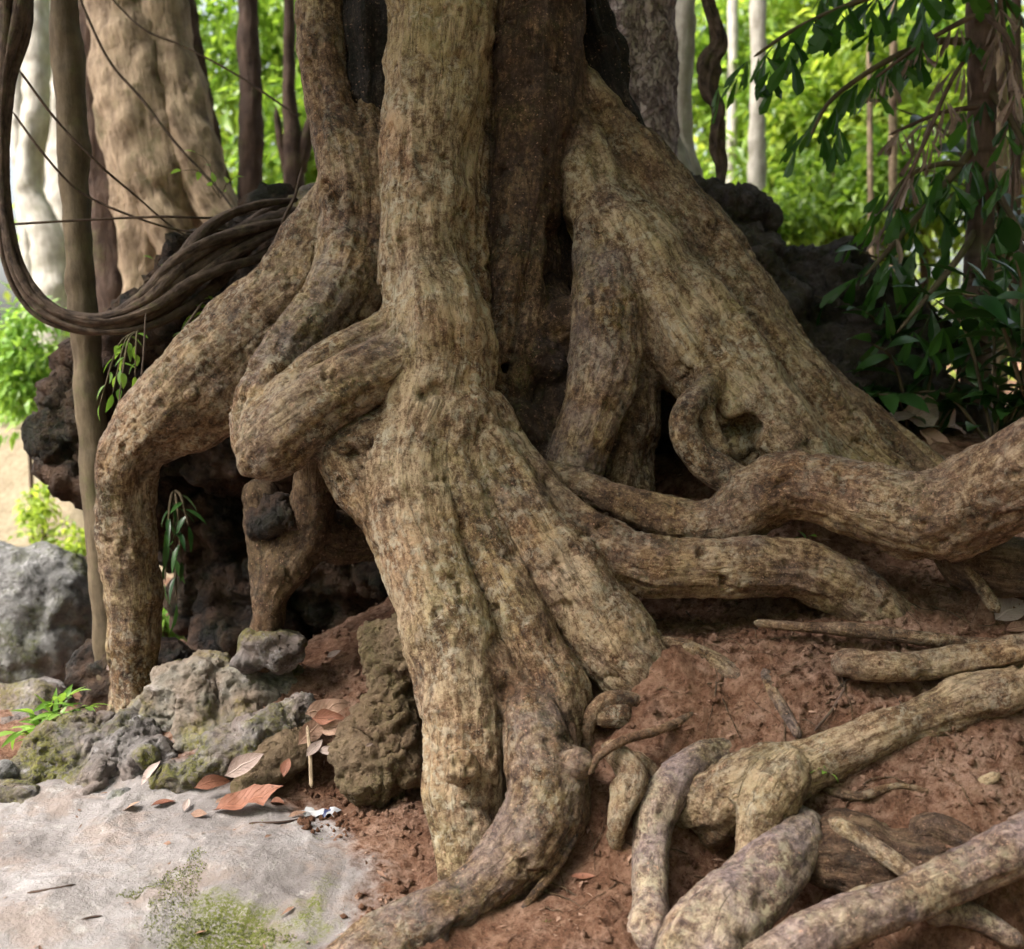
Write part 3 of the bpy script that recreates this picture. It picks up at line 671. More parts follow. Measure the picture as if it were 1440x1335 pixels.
# ------------------------------------------------------------------ the fig tree
TW = (.45, 0, .1)
def C(part, spec, k=.03, tint=TW):
    p, r, s = curve(spec, .02); return dict(part=part, pts=p, rad=r, s=s, k=k, tint=tint)
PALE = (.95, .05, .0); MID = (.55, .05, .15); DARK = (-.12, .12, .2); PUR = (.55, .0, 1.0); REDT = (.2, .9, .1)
TC = [
    # central stem and the front buttress it becomes
    C('stem:c', [(622, -140, 3.98, 76), (620, 0, 3.95, 74), (614, 110, 3.90, 69), (602, 220, 3.84, 64), (594, 320, 3.76, 59), (600, 395, 3.70, 59), (614, 455, 3.65, 70), (620, 525, 3.6, 72), (606, 590, 3.54, 68), (584, 655, 3.48, 64), (590, 740, 3.42, 62), (614, 820, 3.36, 62), (640, 920, 3.28, 62), (652, 1020, 3.2, 60), (655, 1120, 3.13, 54), (655, 1220, 3.07, 42), (656, 1290, 3.03, 34)], .025, (.8, .05, .1)),
    C('stem:c', [(668, -140, 4.02, 45), (664, 30, 4.0, 40), (655, 140, 3.96, 36), (650, 250, 3.9, 34), (652, 350, 3.84, 30), (660, 440, 3.78, 26), (668, 520, 3.72, 24)], .02, MID),
    C('buttress_root:f', [(575, 650, 3.5, 46), (560, 672, 3.47, 50), (580, 740, 3.43, 52)], .03, PALE),
    C('buttress_root:f', [(560, 600, 3.52, 30), (500, 625, 3.5, 36), (478, 640, 3.5, 34), (520, 690, 3.48, 40), (560, 745, 3.44, 34)], .03, MID),
    C('buttress_root:f', [(636, 600, 3.54, 62), (648, 680, 3.46, 44), (674, 750, 3.39, 38), (706, 820, 3.33, 38), (742, 890, 3.28, 39), (770, 950, 3.25, 42), (785, 1000, 3.24, 42), (795, 1050, 3.26, 36)], .012, MID),
    C('buttress_root:f', [(650, 600, 3.56, 58), (704, 668, 3.50, 50), (754, 742, 3.43, 51), (800, 812, 3.37, 55), (845, 880, 3.36, 58), (895, 940, 3.33, 50), (945, 982, 3.31, 38), (985, 1002, 3.3, 24), (1025, 1018, 3.3, 12)], .012, (.65, .15, .3)),
    C('buttress_root:f', [(690, 930, 3.24, 30), (722, 985, 3.2, 34), (750, 1030, 3.17, 36)], .02, REDT),
    # foot root in front
    C('foot_root', [(742, 1000, 3.17, 36), (756, 1055, 3.1, 44), (768, 1110, 3.03, 50), (752, 1165, 2.98, 50), (712, 1215, 2.94, 42), (655, 1262, 2.89, 36), (600, 1300, 2.83, 40), (545, 1338, 2.77, 46), (480, 1400, 2.68, 50)], .02, (.5, .25, .85)),
    C('foot_root', [(770, 1090, 3.05, 40), (795, 1140, 3.02, 30), (790, 1180, 3.0, 16)], .03, (.3, .6, .3)),
    # bent knee on the left
    C('knee_root', [(588, 430, 3.68, 34), (545, 462, 3.63, 26), (490, 490, 3.58, 25), (440, 525, 3.54, 26), (400, 562, 3.5, 28), (372, 600, 3.5, 30)], .028, (.7, .05, .5)),
    C('knee_root', [(618, 490, 3.62, 52), (560, 512, 3.56, 44), (500, 542, 3.5, 42), (445, 575, 3.47, 45), (398, 612, 3.46, 48), (376, 632, 3.47, 44)], .028, (.6, .2, .4)),
    C('knee_root', [(500, 330, 3.92, 44), (484, 390, 3.84, 40), (455, 440, 3.76, 36), (420, 478, 3.68, 33), (385, 525, 3.6, 32), (362, 575, 3.55, 30), (358, 618, 3.52, 30)], .022, (.6, 0, .8)),
    # left stem and long left root
    C('stem:l', [(452, -140, 4.05, 30), (452, 0, 4.03, 28), (455, 90, 4.0, 30), (470, 160, 3.97, 34), (492, 230, 3.95, 42), (502, 300, 3.92, 46), (498, 380, 3.9, 46), (500, 440, 3.88, 40)], .03, (.35, .1, .2)),
    C('stem:l', [(520, 140, 4.0, 24), (524, 220, 3.95, 30), (528, 300, 3.9, 32), (522, 380, 3.86, 28), (505, 440, 3.84, 24)], .02, MID),
    C('long_root', [(505, 250, 4.02, 36), (470, 330, 4.02, 50), (430, 400, 4.02, 58), (370, 460, 4.0, 62), (310, 515, 3.98, 62), (255, 560, 3.96, 55), (208, 605, 3.96, 45), (178, 650, 3.98, 38), (174, 710, 4.02, 36), (182, 780, 4.06, 35), (190, 850, 4.1, 31), (188, 930, 4.13, 29), (190, 1000, 4.14, 32), (190, 1050, 4.14, 36)], .03, (.6, .1, .25)),
    C('long_root', [(480, 420, 3.98, 40), (420, 490, 3.96, 50), (350, 545, 3.96, 46), (290, 585, 3.97, 36), (240, 610, 3.98, 28)], .05, (.5, .3, .1)),
    # right stem
    C('stem:r', [(752, -140, 4.03, 66), (752, 0, 4.02, 62), (748, 110, 4.0, 58), (738, 210, 3.98, 54), (728, 310, 3.96, 50), (718, 400, 3.94, 46), (712, 470, 3.92, 40)], .02, (-.3, .3, .15)),
    C('stem:r', [(795, -140, 4.08, 34), (792, 0, 4.07, 32), (788, 100, 4.05, 30), (800, 190, 4.02, 30), (815, 270, 4.0, 30)], .03, (-.2, .8, .2)),
    # legs under the right stem
    C('buttress_root:a', [(810, 180, 4.02, 26), (830, 270, 3.97, 34), (848, 360, 3.88, 40), (856, 440, 3.78, 46), (852, 510, 3.74, 46), (832, 575, 3.7, 40), (812, 635, 3.68, 36), (800, 700, 3.66, 36)], .03, (.45, .05, .7)),
    C('buttress_root:b', [(870, 420, 3.86, 34), (896, 490, 3.84, 36), (890, 560, 3.84, 38), (880, 640, 3.84, 38), (880, 720, 3.82, 40)], .03, (.35, .15, .2)),
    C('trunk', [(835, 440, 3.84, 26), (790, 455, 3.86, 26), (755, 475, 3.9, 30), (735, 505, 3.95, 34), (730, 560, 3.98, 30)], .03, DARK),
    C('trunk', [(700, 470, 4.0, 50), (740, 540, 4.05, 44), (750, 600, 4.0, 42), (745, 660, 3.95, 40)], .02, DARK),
    # wide right buttress
    C('buttress_root:w', [(820, 120, 4.08, 22), (870, 215, 4.08, 38), (925, 300, 4.06, 44), (985, 375, 4.02, 48), (1045, 450, 3.97, 50), (1105, 525, 3.9, 46), (1160, 590, 3.84, 40), (1220, 650, 3.8, 34), (1290, 700, 3.75, 30)], .03, (.6, .25, .2)),
    C('buttress_root:w', [(830, 250, 3.98, 40), (880, 340, 3.92, 58), (930, 420, 3.86, 64), (985, 490, 3.8, 66), (1040, 555, 3.74, 60), (1095, 615, 3.7, 52), (1150, 670, 3.68, 40)], .05, (.7, .05, .2)),
    C('buttress_root:w', [(905, 430, 3.86, 46), (950, 500, 3.8, 40), (1000, 530, 3.76, 34)], .04, MID),
    C('side_root:1', [(1060, 430, 4.05, 20), (1120, 500, 4.02, 20), (1185, 565, 3.98, 22), (1240, 620, 3.94, 22), (1300, 675, 3.9, 24)], .02, (.3, .7, .3)),
    C('side_root:2', [(1130, 500, 4.12, 12), (1200, 565, 4.08, 16), (1260, 620, 4.02, 18), (1320, 665, 3.96, 18), (1370, 700, 3.9, 18)], .012, (.6, .2, .0)),
    # loop root by the cavity
    C('loop_root', [(1012, 520, 3.68, 22), (992, 550, 3.6, 18), (968, 570, 3.54, 18), (960, 602, 3.52, 19), (980, 640, 3.52, 20), (1018, 668, 3.52, 20), (1062, 692, 3.54, 20)], .012, (.4, .1, .4)),
    C('loop_root', [(1002, 545, 3.62, 15), (990, 572, 3.58, 14), (996, 600, 3.56, 12), (1014, 632, 3.54, 10)], .012, MID),
    # long surface roots to the right
    C('surface_root:1', [(690, 640, 3.56, 36), (740, 690, 3.52, 44), (790, 738, 3.48, 44), (850, 775, 3.44, 42), (920, 795, 3.42, 36), (990, 800, 3.42, 35), (1060, 798, 3.42, 35), (1125, 802, 3.42, 36), (1180, 825, 3.43, 38), (1225, 855, 3.44, 38), (1262, 890, 3.46, 34)], .02, (.55, .4, .4)),
    C('surface_root:2', [(730, 655, 3.62, 14), (780, 672, 3.6, 18), (840, 692, 3.56, 21), (900, 714, 3.54, 24), (960, 734, 3.52, 27), (1015, 733, 3.5, 33), (1065, 700, 3.47, 40), (1110, 685, 3.44, 42), (1160, 688, 3.4, 45), (1215, 706, 3.36, 50), (1275, 722, 3.32, 54), (1335, 722, 3.26, 60), (1390, 692, 3.2, 62), (1445, 660, 3.13, 62), (1520, 610, 3.05, 60)], .02, (.5, .35, .35)),
    # thin supports inside the hollow
    C('prop_root:1', [(440, 620, 3.75, 26), (440, 690, 3.82, 26), (432, 745, 3.88, 32), (405, 790, 3.9, 30), (382, 840, 3.9, 22), (374, 880, 3.92, 22), (372, 915, 3.94, 26)], .03, (.3, .3, .0)),
    C('prop_root:2', [(365, 700, 3.92, 22), (372, 770, 3.92, 20), (376, 830, 3.9, 18)], .03, (.3, .2, .0)),
    C('prop_root:1', [(440, 745, 3.9, 30), (490, 755, 4.0, 34), (540, 740, 4.05, 40)], .03, (.0, .4, .0)),
    C('buttress_root:w', [(850, 200, 4.06, 26), (905, 300, 4.03, 40), (960, 380, 4.0, 46), (1015, 455, 3.96, 48), (1065, 520, 3.92, 40)], .03, (.3, .2, .3)),
    C('buttress_root:w', [(880, 240, 4.14, 56), (960, 360, 4.12, 74), (1050, 480, 4.06, 70), (1120, 570, 3.99, 50)], .04, (.3, .2, .2)),
    C('buttress_root:w', [(838, 190, 3.97, 12), (868, 280, 3.86, 15), (905, 370, 3.76, 17), (945, 450, 3.69, 17), (990, 520, 3.66, 16), (1035, 580, 3.62, 14)], .015, (.9, .1, .2)),
    C('buttress_root:w', [(868, 215, 4.03, 11), (930, 325, 3.93, 14), (1000, 420, 3.84, 16), (1068, 505, 3.78, 16), (1130, 585, 3.74, 15), (1200, 655, 3.72, 12)], .015, (.7, .2, .3)),
    C('buttress_root:w', [(842, 150, 4.05, 14), (905, 245, 4.04, 14), (975, 330, 4.02, 14), (1050, 420, 3.97, 14), (1120, 505, 3.92, 14)], .012, (.2, .8, .5)),
    # fused lumps packed into the centre hollow
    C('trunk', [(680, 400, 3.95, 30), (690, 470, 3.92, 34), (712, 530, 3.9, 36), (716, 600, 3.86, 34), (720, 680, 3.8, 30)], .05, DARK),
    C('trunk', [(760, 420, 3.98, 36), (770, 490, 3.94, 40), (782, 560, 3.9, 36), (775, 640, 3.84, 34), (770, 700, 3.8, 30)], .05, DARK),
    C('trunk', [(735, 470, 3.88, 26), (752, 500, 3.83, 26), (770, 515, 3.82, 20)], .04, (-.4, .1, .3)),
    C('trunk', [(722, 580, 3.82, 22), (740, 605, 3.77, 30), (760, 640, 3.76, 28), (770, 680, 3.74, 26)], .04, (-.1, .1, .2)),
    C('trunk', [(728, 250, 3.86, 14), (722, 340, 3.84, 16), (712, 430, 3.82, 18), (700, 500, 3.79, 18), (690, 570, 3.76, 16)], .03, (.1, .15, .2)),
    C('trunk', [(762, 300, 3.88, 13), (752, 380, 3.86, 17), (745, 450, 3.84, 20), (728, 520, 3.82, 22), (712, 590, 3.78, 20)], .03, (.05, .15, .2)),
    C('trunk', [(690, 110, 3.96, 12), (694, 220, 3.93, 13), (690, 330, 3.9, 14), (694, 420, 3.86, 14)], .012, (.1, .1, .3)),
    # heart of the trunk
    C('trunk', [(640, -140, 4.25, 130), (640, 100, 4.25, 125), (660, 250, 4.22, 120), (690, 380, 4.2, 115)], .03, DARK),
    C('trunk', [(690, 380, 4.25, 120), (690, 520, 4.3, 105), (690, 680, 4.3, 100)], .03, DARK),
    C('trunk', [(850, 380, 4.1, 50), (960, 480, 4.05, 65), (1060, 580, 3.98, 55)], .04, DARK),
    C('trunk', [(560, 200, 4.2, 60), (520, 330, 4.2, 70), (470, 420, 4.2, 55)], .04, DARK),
    # burl low on the right of the front buttress
    C('burl', [(826, 1050, 3.19, 7), (830, 1010, 3.18, 8), (848, 986, 3.18, 8), (875, 982, 3.19, 9), (905, 990, 3.22, 10), (930, 1000, 3.26, 10)], .01, (.3, .5, .1)),
    C('burl', [(852, 1006, 3.19, 17), (872, 1006, 3.18, 16)], .012, (.5, .4, .1)),
]
ROOTS = [
    [(1068, 978, 3.29, 4), (1050, 1002, 3.24, 9), (1040, 1030, 3.2, 13), (1020, 1050, 3.15, 17), (985, 1066, 3.1, 20), (945, 1098, 3.03, 24), (920, 1150, 2.97, 24), (915, 1215, 2.9, 22), (916, 1270, 2.83, 20), (912, 1310, 2.77, 24), (900, 1350, 2.72, 26)],
    [(1122, 1132, 2.93, 20), (1124, 1165, 2.9, 31), (1100, 1205, 2.84, 38), (1058, 1248, 2.77, 46), (1015, 1298, 2.69, 55), (988, 1350, 2.61, 62), (972, 1430, 2.5, 66)],
    [(1520, 1150, 2.74, 36), (1440, 1190, 2.72, 36), (1350, 1233, 2.7, 33), (1260, 1270, 2.67, 32), (1180, 1302, 2.63, 32), (1110, 1338, 2.58, 30), (1030, 1390, 2.52, 30)],
    [(1172, 948, 3.130, 15), (1192, 934, 3.120, 21), (1225, 938, 3.110, 20), (1280, 938, 3.110, 18), (1350, 928, 3.110, 19), (1440, 912, 3.110, 19), (1530, 896, 3.110, 20)],
    [(1060, 876, 3.320, 4), (1130, 882, 3.300, 6), (1200, 886, 3.280, 8), (1300, 899, 3.240, 8), (1380, 904, 3.220, 7), (1450, 900, 3.200, 7)],
    [(915, 898, 3.350, 8), (960, 908, 3.310, 10), (1005, 930, 3.270, 11), (1040, 955, 3.230, 11), (1075, 975, 3.190, 9)],
    [(1074, 940, 3.200, 6), (1085, 970, 3.160, 8), (1105, 1005, 3.100, 8), (1125, 1038, 3.040, 5)],
    [(828, 1090, 2.950, 4), (842, 1064, 2.970, 5), (880, 1040, 3.010, 6), (930, 1026, 3.070, 6), (975, 1002, 3.150, 5), (1002, 968, 3.230, 4)],
    [(1165, 1152, 2.850, 8), (1200, 1172, 2.820, 12), (1240, 1200, 2.780, 12), (1285, 1232, 2.730, 11), (1310, 1250, 2.710, 9)],
    [(1110, 1200, 2.92, 30), (1170, 1208, 2.89, 44), (1250, 1218, 2.86, 44), (1330, 1236, 2.83, 36), (1400, 1260, 2.8, 26)],
    [(1280, 1176, 2.850, 10), (1306, 1164, 2.850, 18), (1345, 1178, 2.830, 17), (1390, 1202, 2.800, 12)],
    [(1310, 780, 3.5, 26), (1390, 795, 3.42, 36), (1460, 802, 3.36, 38), (1540, 805, 3.3, 38)],
    [(1338, 762, 3.42, 6), (1362, 798, 3.38, 9), (1388, 838, 3.34, 10), (1405, 862, 3.3, 8)],
    [(846, 1048, 3.060, 14), (872, 1068, 3.030, 19), (888, 1095, 3.000, 20), (880, 1128, 2.970, 17), (868, 1168, 2.940, 12), (862, 1200, 3.03, 10)],
    [(880, 1062, 3.09, 12), (912, 1080, 3.07, 14), (938, 1118, 3.04, 12), (945, 1150, 3.02, 10)],
    [(752, 1240, 2.96, 10), (782, 1282, 2.9, 17), (812, 1322, 2.84, 20), (840, 1370, 2.78, 22)],
    [(1096, 1312, 2.7, 8), (1150, 1288, 2.74, 9), (1200, 1262, 2.78, 9), (1240, 1240, 2.8, 8)],
    [(1300, 1290, 2.72, 12), (1345, 1280, 2.74, 15), (1390, 1300, 2.72, 14), (1440, 1330, 2.68, 12)],
    [(1362, 1112, 2.92, 6), (1385, 1100, 2.9, 7), (1406, 1088, 2.9, 5)],
    [(1155, 1110, 2.99, 5), (1210, 1120, 2.95, 6), (1260, 1105, 2.94, 5), (1310, 1115, 2.92, 4)],
    [(800, 1000, 3.19, 6), (808, 1050, 3.1, 7), (822, 1100, 3.04, 6), (826, 1150, 3.0, 4)],
    [(812, 1172, 2.95, 3), (782, 1222, 2.91, 5), (752, 1258, 2.88, 6), (732, 1284, 2.86, 3)],
]
def axis(a, b, h, lo, hi):
    c = list(np.arange(a, b, h)); s = h
    while c[-1] < hi: s = min(s * 1.09, 6); c.append(c[-1] + s)
    s = h
    while c[0] > lo: s = min(s * 1.13, 6); c.insert(0, c[0] - s)
    return np.array(c)
gx = axis(-1.75, 1.85, .0088, -110, 110); gy = axis(2.35, 4.6, .0088, -20, 160)
X, Y = np.meshgrid(gx, gy, indexing='ij'); XY = np.stack([X.ravel(), Y.ravel()], 1)
gz, gg, gm = ground_base(XY)
zz = ground_disp(XY, gz, gg)
def bank(V3, curves, up=.036):
    out = np.zeros(len(V3))
    for p, rad in curves:
        sel = np.where((V3[:, 0] > p[:, 0].min() - .25) & (V3[:, 0] < p[:, 0].max() + .25) & (V3[:, 1] > p[:, 1].min() - .25) & (V3[:, 1] < p[:, 1].max() + .25))[0]
        kr = np.clip(rad / .075, 0, 1)
        for ch in np.array_split(sel, max(1, len(sel) // 15000)):
            if len(ch):
                dm = np.sqrt(((V3[ch, None] - p[None]) ** 2).sum(2)) - rad[None]; j = dm.argmin(1); d = dm[np.arange(len(ch)), j]
                out[ch] = np.maximum(out[ch], up * kr[j] * ss(.085 * (.3 + .7 * kr[j]), -.01, d))
    return out
V3 = np.column_stack([XY, zz])
near_ = (XY[:, 1] > 2.2) & (XY[:, 1] < 5) & (np.abs(XY[:, 0]) < 2)
lump = .45 + 1.1 * np.clip(.5 + fbm(V3[near_] * 11, 3, 59), 0, 1.3)
zz[near_] += bank(V3[near_], [(c['pts'], c['rad']) for c in TC] + [curve(sp, .02)[:2] for sp in ROOTS]) * lump * (1 - .6 * np.clip(gg[near_], 0, 1))
k = np.arange(len(gx) - 1)[:, None] * len(gy) + np.arange(len(gy) - 1)[None]
GQ = np.stack([k, k + len(gy), k + len(gy) + 1, k + 1], -1).reshape(-1, 4)
sand = ss(6.0, 8.5, XY[:, 1]) * ss(-.6, -2.0, XY[:, 0]) 
struct(mk('ground', np.column_stack([XY, zz]), GQ, M['ground'], None, dict(gmix=np.stack([gg, sand, gm], 1))))

HOLES = [(P(785, 335, 3.92), .085, .03), (P(778, 385, 3.9), .075, .04), (P(700, 520, 3.8), .05, .02), (P(597, 557, 3.40), .032, .004), (P(613, 548, 3.40), .036, .004), (P(630, 557, 3.40), .026, .004), (P(645, 553, 3.40), .015, .004), (P(462, 318, 3.93), .035, .02), (P(932, 645, 3.74), .10, .03), (P(1047, 606, 3.63), .070, .015), (P(1062, 640, 3.66), .05, .015),
         (P(662, 1078, 2.965), .022, .01), (P(645, 1070, 2.965), .018, .012), (P(712, 968, 3.15), .03, .02), (P(497, 638, 3.43), .026, .008), (P(522, 628, 3.42), .016, .006), (P(580, 715, 3.36), .012, .006), (P(599, 752, 3.34), .014, .006), (P(512, 660, 3.42), .014, .006)]
_r = R0(12); KNOTS = [(P(268, 556, 3.80), .02), (P(645, 1082, 3.0), .05), (P(592, 268, 3.64), .026), (P(470, 330, 3.85), .03), (P(812, 1075, 2.98), .03)]
for _ in range(46):
    c = TC[_r.randint(len(TC) - 7)]; i = _r.randint(3, len(c['pts']) - 3); a = rdir(1, _r)[0]; a[1] = -abs(a[1])
    KNOTS.append((c['pts'][i] + a * c['rad'][i] * .85, c['rad'][i] * _r.uniform(.18, .38)))
HOLES += [(P(268, 556, 3.775), .014, .006), (P(585, 268, 3.605), .018, .006), (P(575, 250, 3.63), .012, .006)]
lo = (-1.72, 2.5, -.12); hi = (1.78, 4.75, 2.95)
V, Q, N, AT, BI = body(TC, .0062, lo, hi, HOLES, knots=KNOTS)
fig = thing('fig_tree', 'large old tree with gnarled buttress roots sprawling over rock and red soil', 'tree', P(640, 1235, 3.3))

KEYS = [c['part'] for c in TC]
uk = sorted(set(KEYS)); kid = np.array([uk.index(x) for x in KEYS])
vk = kid[BI]; vk[(V[:, 2] < P(628, 590, 3.55)[2] + .03 * noise(V * 9, 3)) & (vk == uk.index('stem:c'))] = uk.index('buttress_root:f'); fk = vk[Q[:, 0]]
for j, key in enumerate(uk):
    m = fk == j
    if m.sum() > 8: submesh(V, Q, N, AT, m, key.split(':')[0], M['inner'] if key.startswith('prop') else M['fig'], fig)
# ------------------------------------------------------------------ dead wood held in the fig
def fl(n, a, tw=0.0, ph=0.0):
    return lambda A, s: 1 + a * np.sin(n * A + tw * s + ph) + a * .6 * np.sin((2 * n + 1) * A - tw * s * 1.7 + 1)
root_tube('dead_stem', curve([(518, -140, 4.12, 44), (516, 0, 4.1, 42), (520, 80, 4.06, 38), (522, 140, 4.02, 28), (524, 185, 4.0, 16)], .01), M['dead'], fig, (.1, 0, .1), 72, 3, 1.6, lob=fl(5, .13, 1.0))
root_tube('charred_snag', curve([(818, -120, 4.16, 22), (826, 0, 4.16, 22), (846, 90, 4.15, 24), (872, 165, 4.13, 24), (905, 235, 4.13, 20), (945, 300, 4.12, 16), (985, 350, 4.1, 10)], .01), M['dead'], fig, (0, 0, 0), 56, 4, 1.7, lob=fl(4, .2, 2.0))

# ------------------------------------------------------------------ rocks
def rock(name, label, balls, mat, h=.02, amp=.05, f=5, seed=1, strata=0, k=.06, rid=.5, group=None, cat='rock', ang=0):
    B = [(P(x, y, d), r / F * d) for x, y, d, r in balls]
    lo_ = np.min([c - r for c, r in B], 0) - .12; hi_ = np.max([c + r for c, r in B], 0) + .12
    fd = Field(lo_, hi_, h)
    for bi_, (c, r) in enumerate(B):
        if ang: fd.poly(c, r * 1.22, k, seed * 13 + bi_, ang)
        else: fd.ball(c, r, k)
    V, Q = fd.mesh()
    for it in range(2):
        N = vnormals(V, Q)
        wv = V + np.stack([fbm(V * f, 2, seed + 60), fbm(V * f, 2, seed + 61), fbm(V * f, 2, seed + 62)], 1) * .6 / f
        d = fbm(wv * f, 4, seed + it * 7) * amp + fbm(wv * f * 2.2, 5, seed + 31 + it, gain=.62) * amp * rid * 1.2
        d += np.clip(fbm(wv * f * 1.3, 3, seed + 90 + it, ridge=True) - .25, 0, 1) * amp * rid * 1.3
        st = f * 1.7; e = noise(wv * st, seed + 40 + it); d -= np.clip(.06 - np.abs(e), 0, 1) * amp * 2.0 * rid * (fbm(wv * f * .7, 2, seed + 45) > .05)      # a few cracks
        if strata and it == 0:
            zz_ = V[:, 2] * strata + fbm(V * 3, 2, seed + 3) * 1.2
            tri = np.abs((zz_ % 1) - .5) * 2
            d += (np.sqrt(tri) - .6) * amp * .9
        V = V + N * (d * (.7 if it == 0 else .35))[:, None]
    for kf, ka in ((5, .12), (13, .05)):
        N = vnormals(V, Q)
        V = V + N * (fbm(V * f * kf, 3, seed + 77, ridge=True) * amp * ka * (.5 + rid))[:, None]
    return tag(mk(name, V, Q, mat), label, cat, group)
rock('overhanging_rock', 'dark craggy rock overhanging to the left behind the long root', [(140, 555, 4.75, 66), (112, 612, 4.75, 50), (128, 662, 4.75, 42), (175, 505, 4.8, 62), (250, 460, 4.85, 80), (330, 415, 4.9, 88), (410, 370, 4.92, 90),
     (200, 600, 4.9, 90), (300, 600, 5.0, 100), (400, 580, 4.95, 110), (500, 560, 4.95, 110), (205, 670, 5.0, 62), (290, 740, 5.2, 72), (315, 840, 5.2, 58), (390, 800, 5.4, 110), (480, 780, 5.4, 130), (590, 760, 5.3, 120), (560, 640, 5.0, 110), (350, 900, 5.1, 60)],
     M['rock_dark'], .022, .085, 4.5, 3, rid=.9, ang=12, k=.04)
rock('layered_rock', 'dark purple grey rock in rough layers rising behind the right buttress', [(955, 300, 5.0, 50), (1000, 292, 5.05, 40), (1045, 305, 5.1, 38), (1060, 350, 5.0, 36), (1000, 380, 4.95, 80), (1050, 430, 4.9, 70), (930, 380, 5.0, 80), (1000, 500, 4.9, 110), (880, 420, 5.0, 110), (740, 450, 5.1, 150), (850, 560, 5.0, 150), (990, 600, 4.9, 120), (720, 600, 5.0, 120)],
     M['rock_back'], .020, .075, 4.5, 13, 6.0, rid=.8, ang=12, k=.03)
rock('crumbling_rock', 'low dark crumbling rock behind the right buttress beside the palm', [(1120, 400, 5.25, 50), (1180, 368, 5.3, 32), (1150, 440, 5.2, 80), (1220, 430, 5.2, 52), (1255, 480, 5.2, 62), (1150, 540, 5.0, 100), (1250, 570, 5.0, 80), (1330, 640, 5.0, 70), (1080, 520, 5.0, 90)],
     M['rock_back'], .020, .07, 5, 23, 7.0, rid=.8, ang=12, k=.03)
rock('pale_boulder', 'big pale grey boulder at the left edge beyond the rocks', [(45, 862, 5.7, 88), (75, 850, 5.7, 62), (0, 905, 5.7, 100), (-70, 860, 5.7, 110), (60, 930, 5.7, 90)], M['rock_pale'], .018, .06, 3.5, 33, rid=.6, k=.15)
rock('pitted_stone', 'round dark grey pitted stone at the left edge below the pale boulder', [(55, 1008, 4.7, 50), (5, 1020, 4.7, 56), (-40, 1010, 4.7, 50), (30, 1055, 4.5, 50)], M['rock_grey'], .014, .03, 7, 43, rid=.6)
rock('dark_boulder', 'dark brown boulder behind the foot of the long left root', [(148, 945, 4.5, 42), (185, 935, 4.55, 48), (228, 940, 4.55, 44), (170, 985, 4.5, 48)], M['rock_dark'], .014, .04, 7, 53, k=.03, ang=10)
rock('rugged_rock', 'rugged grey rock with green moss nearest the bright seedling', [(110, 1066, 3.85, 62), (172, 1044, 3.85, 46), (58, 1096, 3.8, 44), (200, 1080, 3.75, 42), (135, 1104, 3.72, 46), (222, 1106, 3.7, 26)], M['rock_grey'], .007, .030, 8, 63, k=.015, rid=.8, ang=10)
rock('mossy_rock', 'grey rock with yellow green moss right of the long root foot', [(275, 985, 4.0, 66), (345, 990, 4.0, 62), (400, 972, 4.05, 44), (226, 1004, 4.0, 36), (310, 1035, 3.88, 52), (258, 955, 4.08, 28)], mat_rock('mossy_limestone', (.095, .085, .07), (.30, .28, .24), 1.0, 1.0, .028, (.45, .43, .44), .35, 1.0, ((.09, .085, .015), (.36, .33, .06))), .007, .032, 7, 73, k=.02, rid=.8, ang=9)
rock('slanted_rock', 'long grey rock slanting up from the slab towards the dry leaves', [(250, 1100, 3.62, 28), (290, 1078, 3.64, 34), (335, 1054, 3.68, 36), (380, 1028, 3.7, 36), (420, 1005, 3.74, 24)], M['rock_grey'], .007, .026, 9, 83, k=.03, rid=.8, ang=9)
rock('small_rock', 'small brown grey rock below the slanting rock beside the red leaf', [(372, 1085, 3.58, 26), (400, 1060, 3.62, 28), (345, 1112, 3.53, 18), (415, 1040, 3.66, 20)], M['mound'], .007, .024, 9, 93, ang=9, k=.05)
rock('low_rock', 'low grey rock at the left edge of the pale slab', [(28, 1130, 3.58, 28), (75, 1146, 3.54, 22), (-15, 1122, 3.58, 30), (105, 1160, 3.5, 10)], M['rock_grey'], .007, .022, 9, 103, ang=9, k=.05)
for i, (x, y, d, r, lab) in enumerate([(170, 1127, 3.56, 16, 'flat pale stone lying between the slab and the rugged rock'), (232, 1140, 3.52, 13, 'small rounded pale stone left of the red leaf'), (0, 1085, 3.68, 16, 'small white capped stone at the left edge above the low rock'),
                              (200, 1062, 3.62, 17, 'rounded pinkish stone lodged in the rugged rock'), (388, 726, 3.86, 32, 'round dark stone wedged on top of the thin prop root'),
                              (808, 1076, 2.98, 9, 'pale pebble beside the foot root'), (1238, 1166, 2.92, 14, 'orange brown stone among the lower right roots'), (1108, 1000, 3.2, 11, 'brown stone in the soil above the forked root'), (1100, 962, 3.3, 14, 'flat brown stone in the soil under the long thin root'), (1150, 1010, 3.18, 10, 'dark stone by the thin black twig')]):
    b = [(x, y, d, r), (x + r * .6, y + r * .2, d, r * .8), (x - r * .5, y + r * .3, d + .02, r * .75)]
    rock('stone', lab, b, M['rock_pale'] if i in (0, 1, 2, 5) else M['rock_grey'] if i == 3 else M['rock_dark'] if i == 4 else M['mound'], (.006 if i > 4 else .009), (.008 if i > 4 else .03 if i == 4 else .014), 14, 200 + i, k=.012, ang=10, cat='stone', group='loose stones around the roots')
rock('prop_stone', 'grey stone standing under the thin prop root in the hollow', [(372, 906, 3.88, 30), (402, 918, 3.88, 28), (350, 925, 3.86, 24)], M['rock_grey'], .009, .022, 9, 113, k=.02, ang=10)
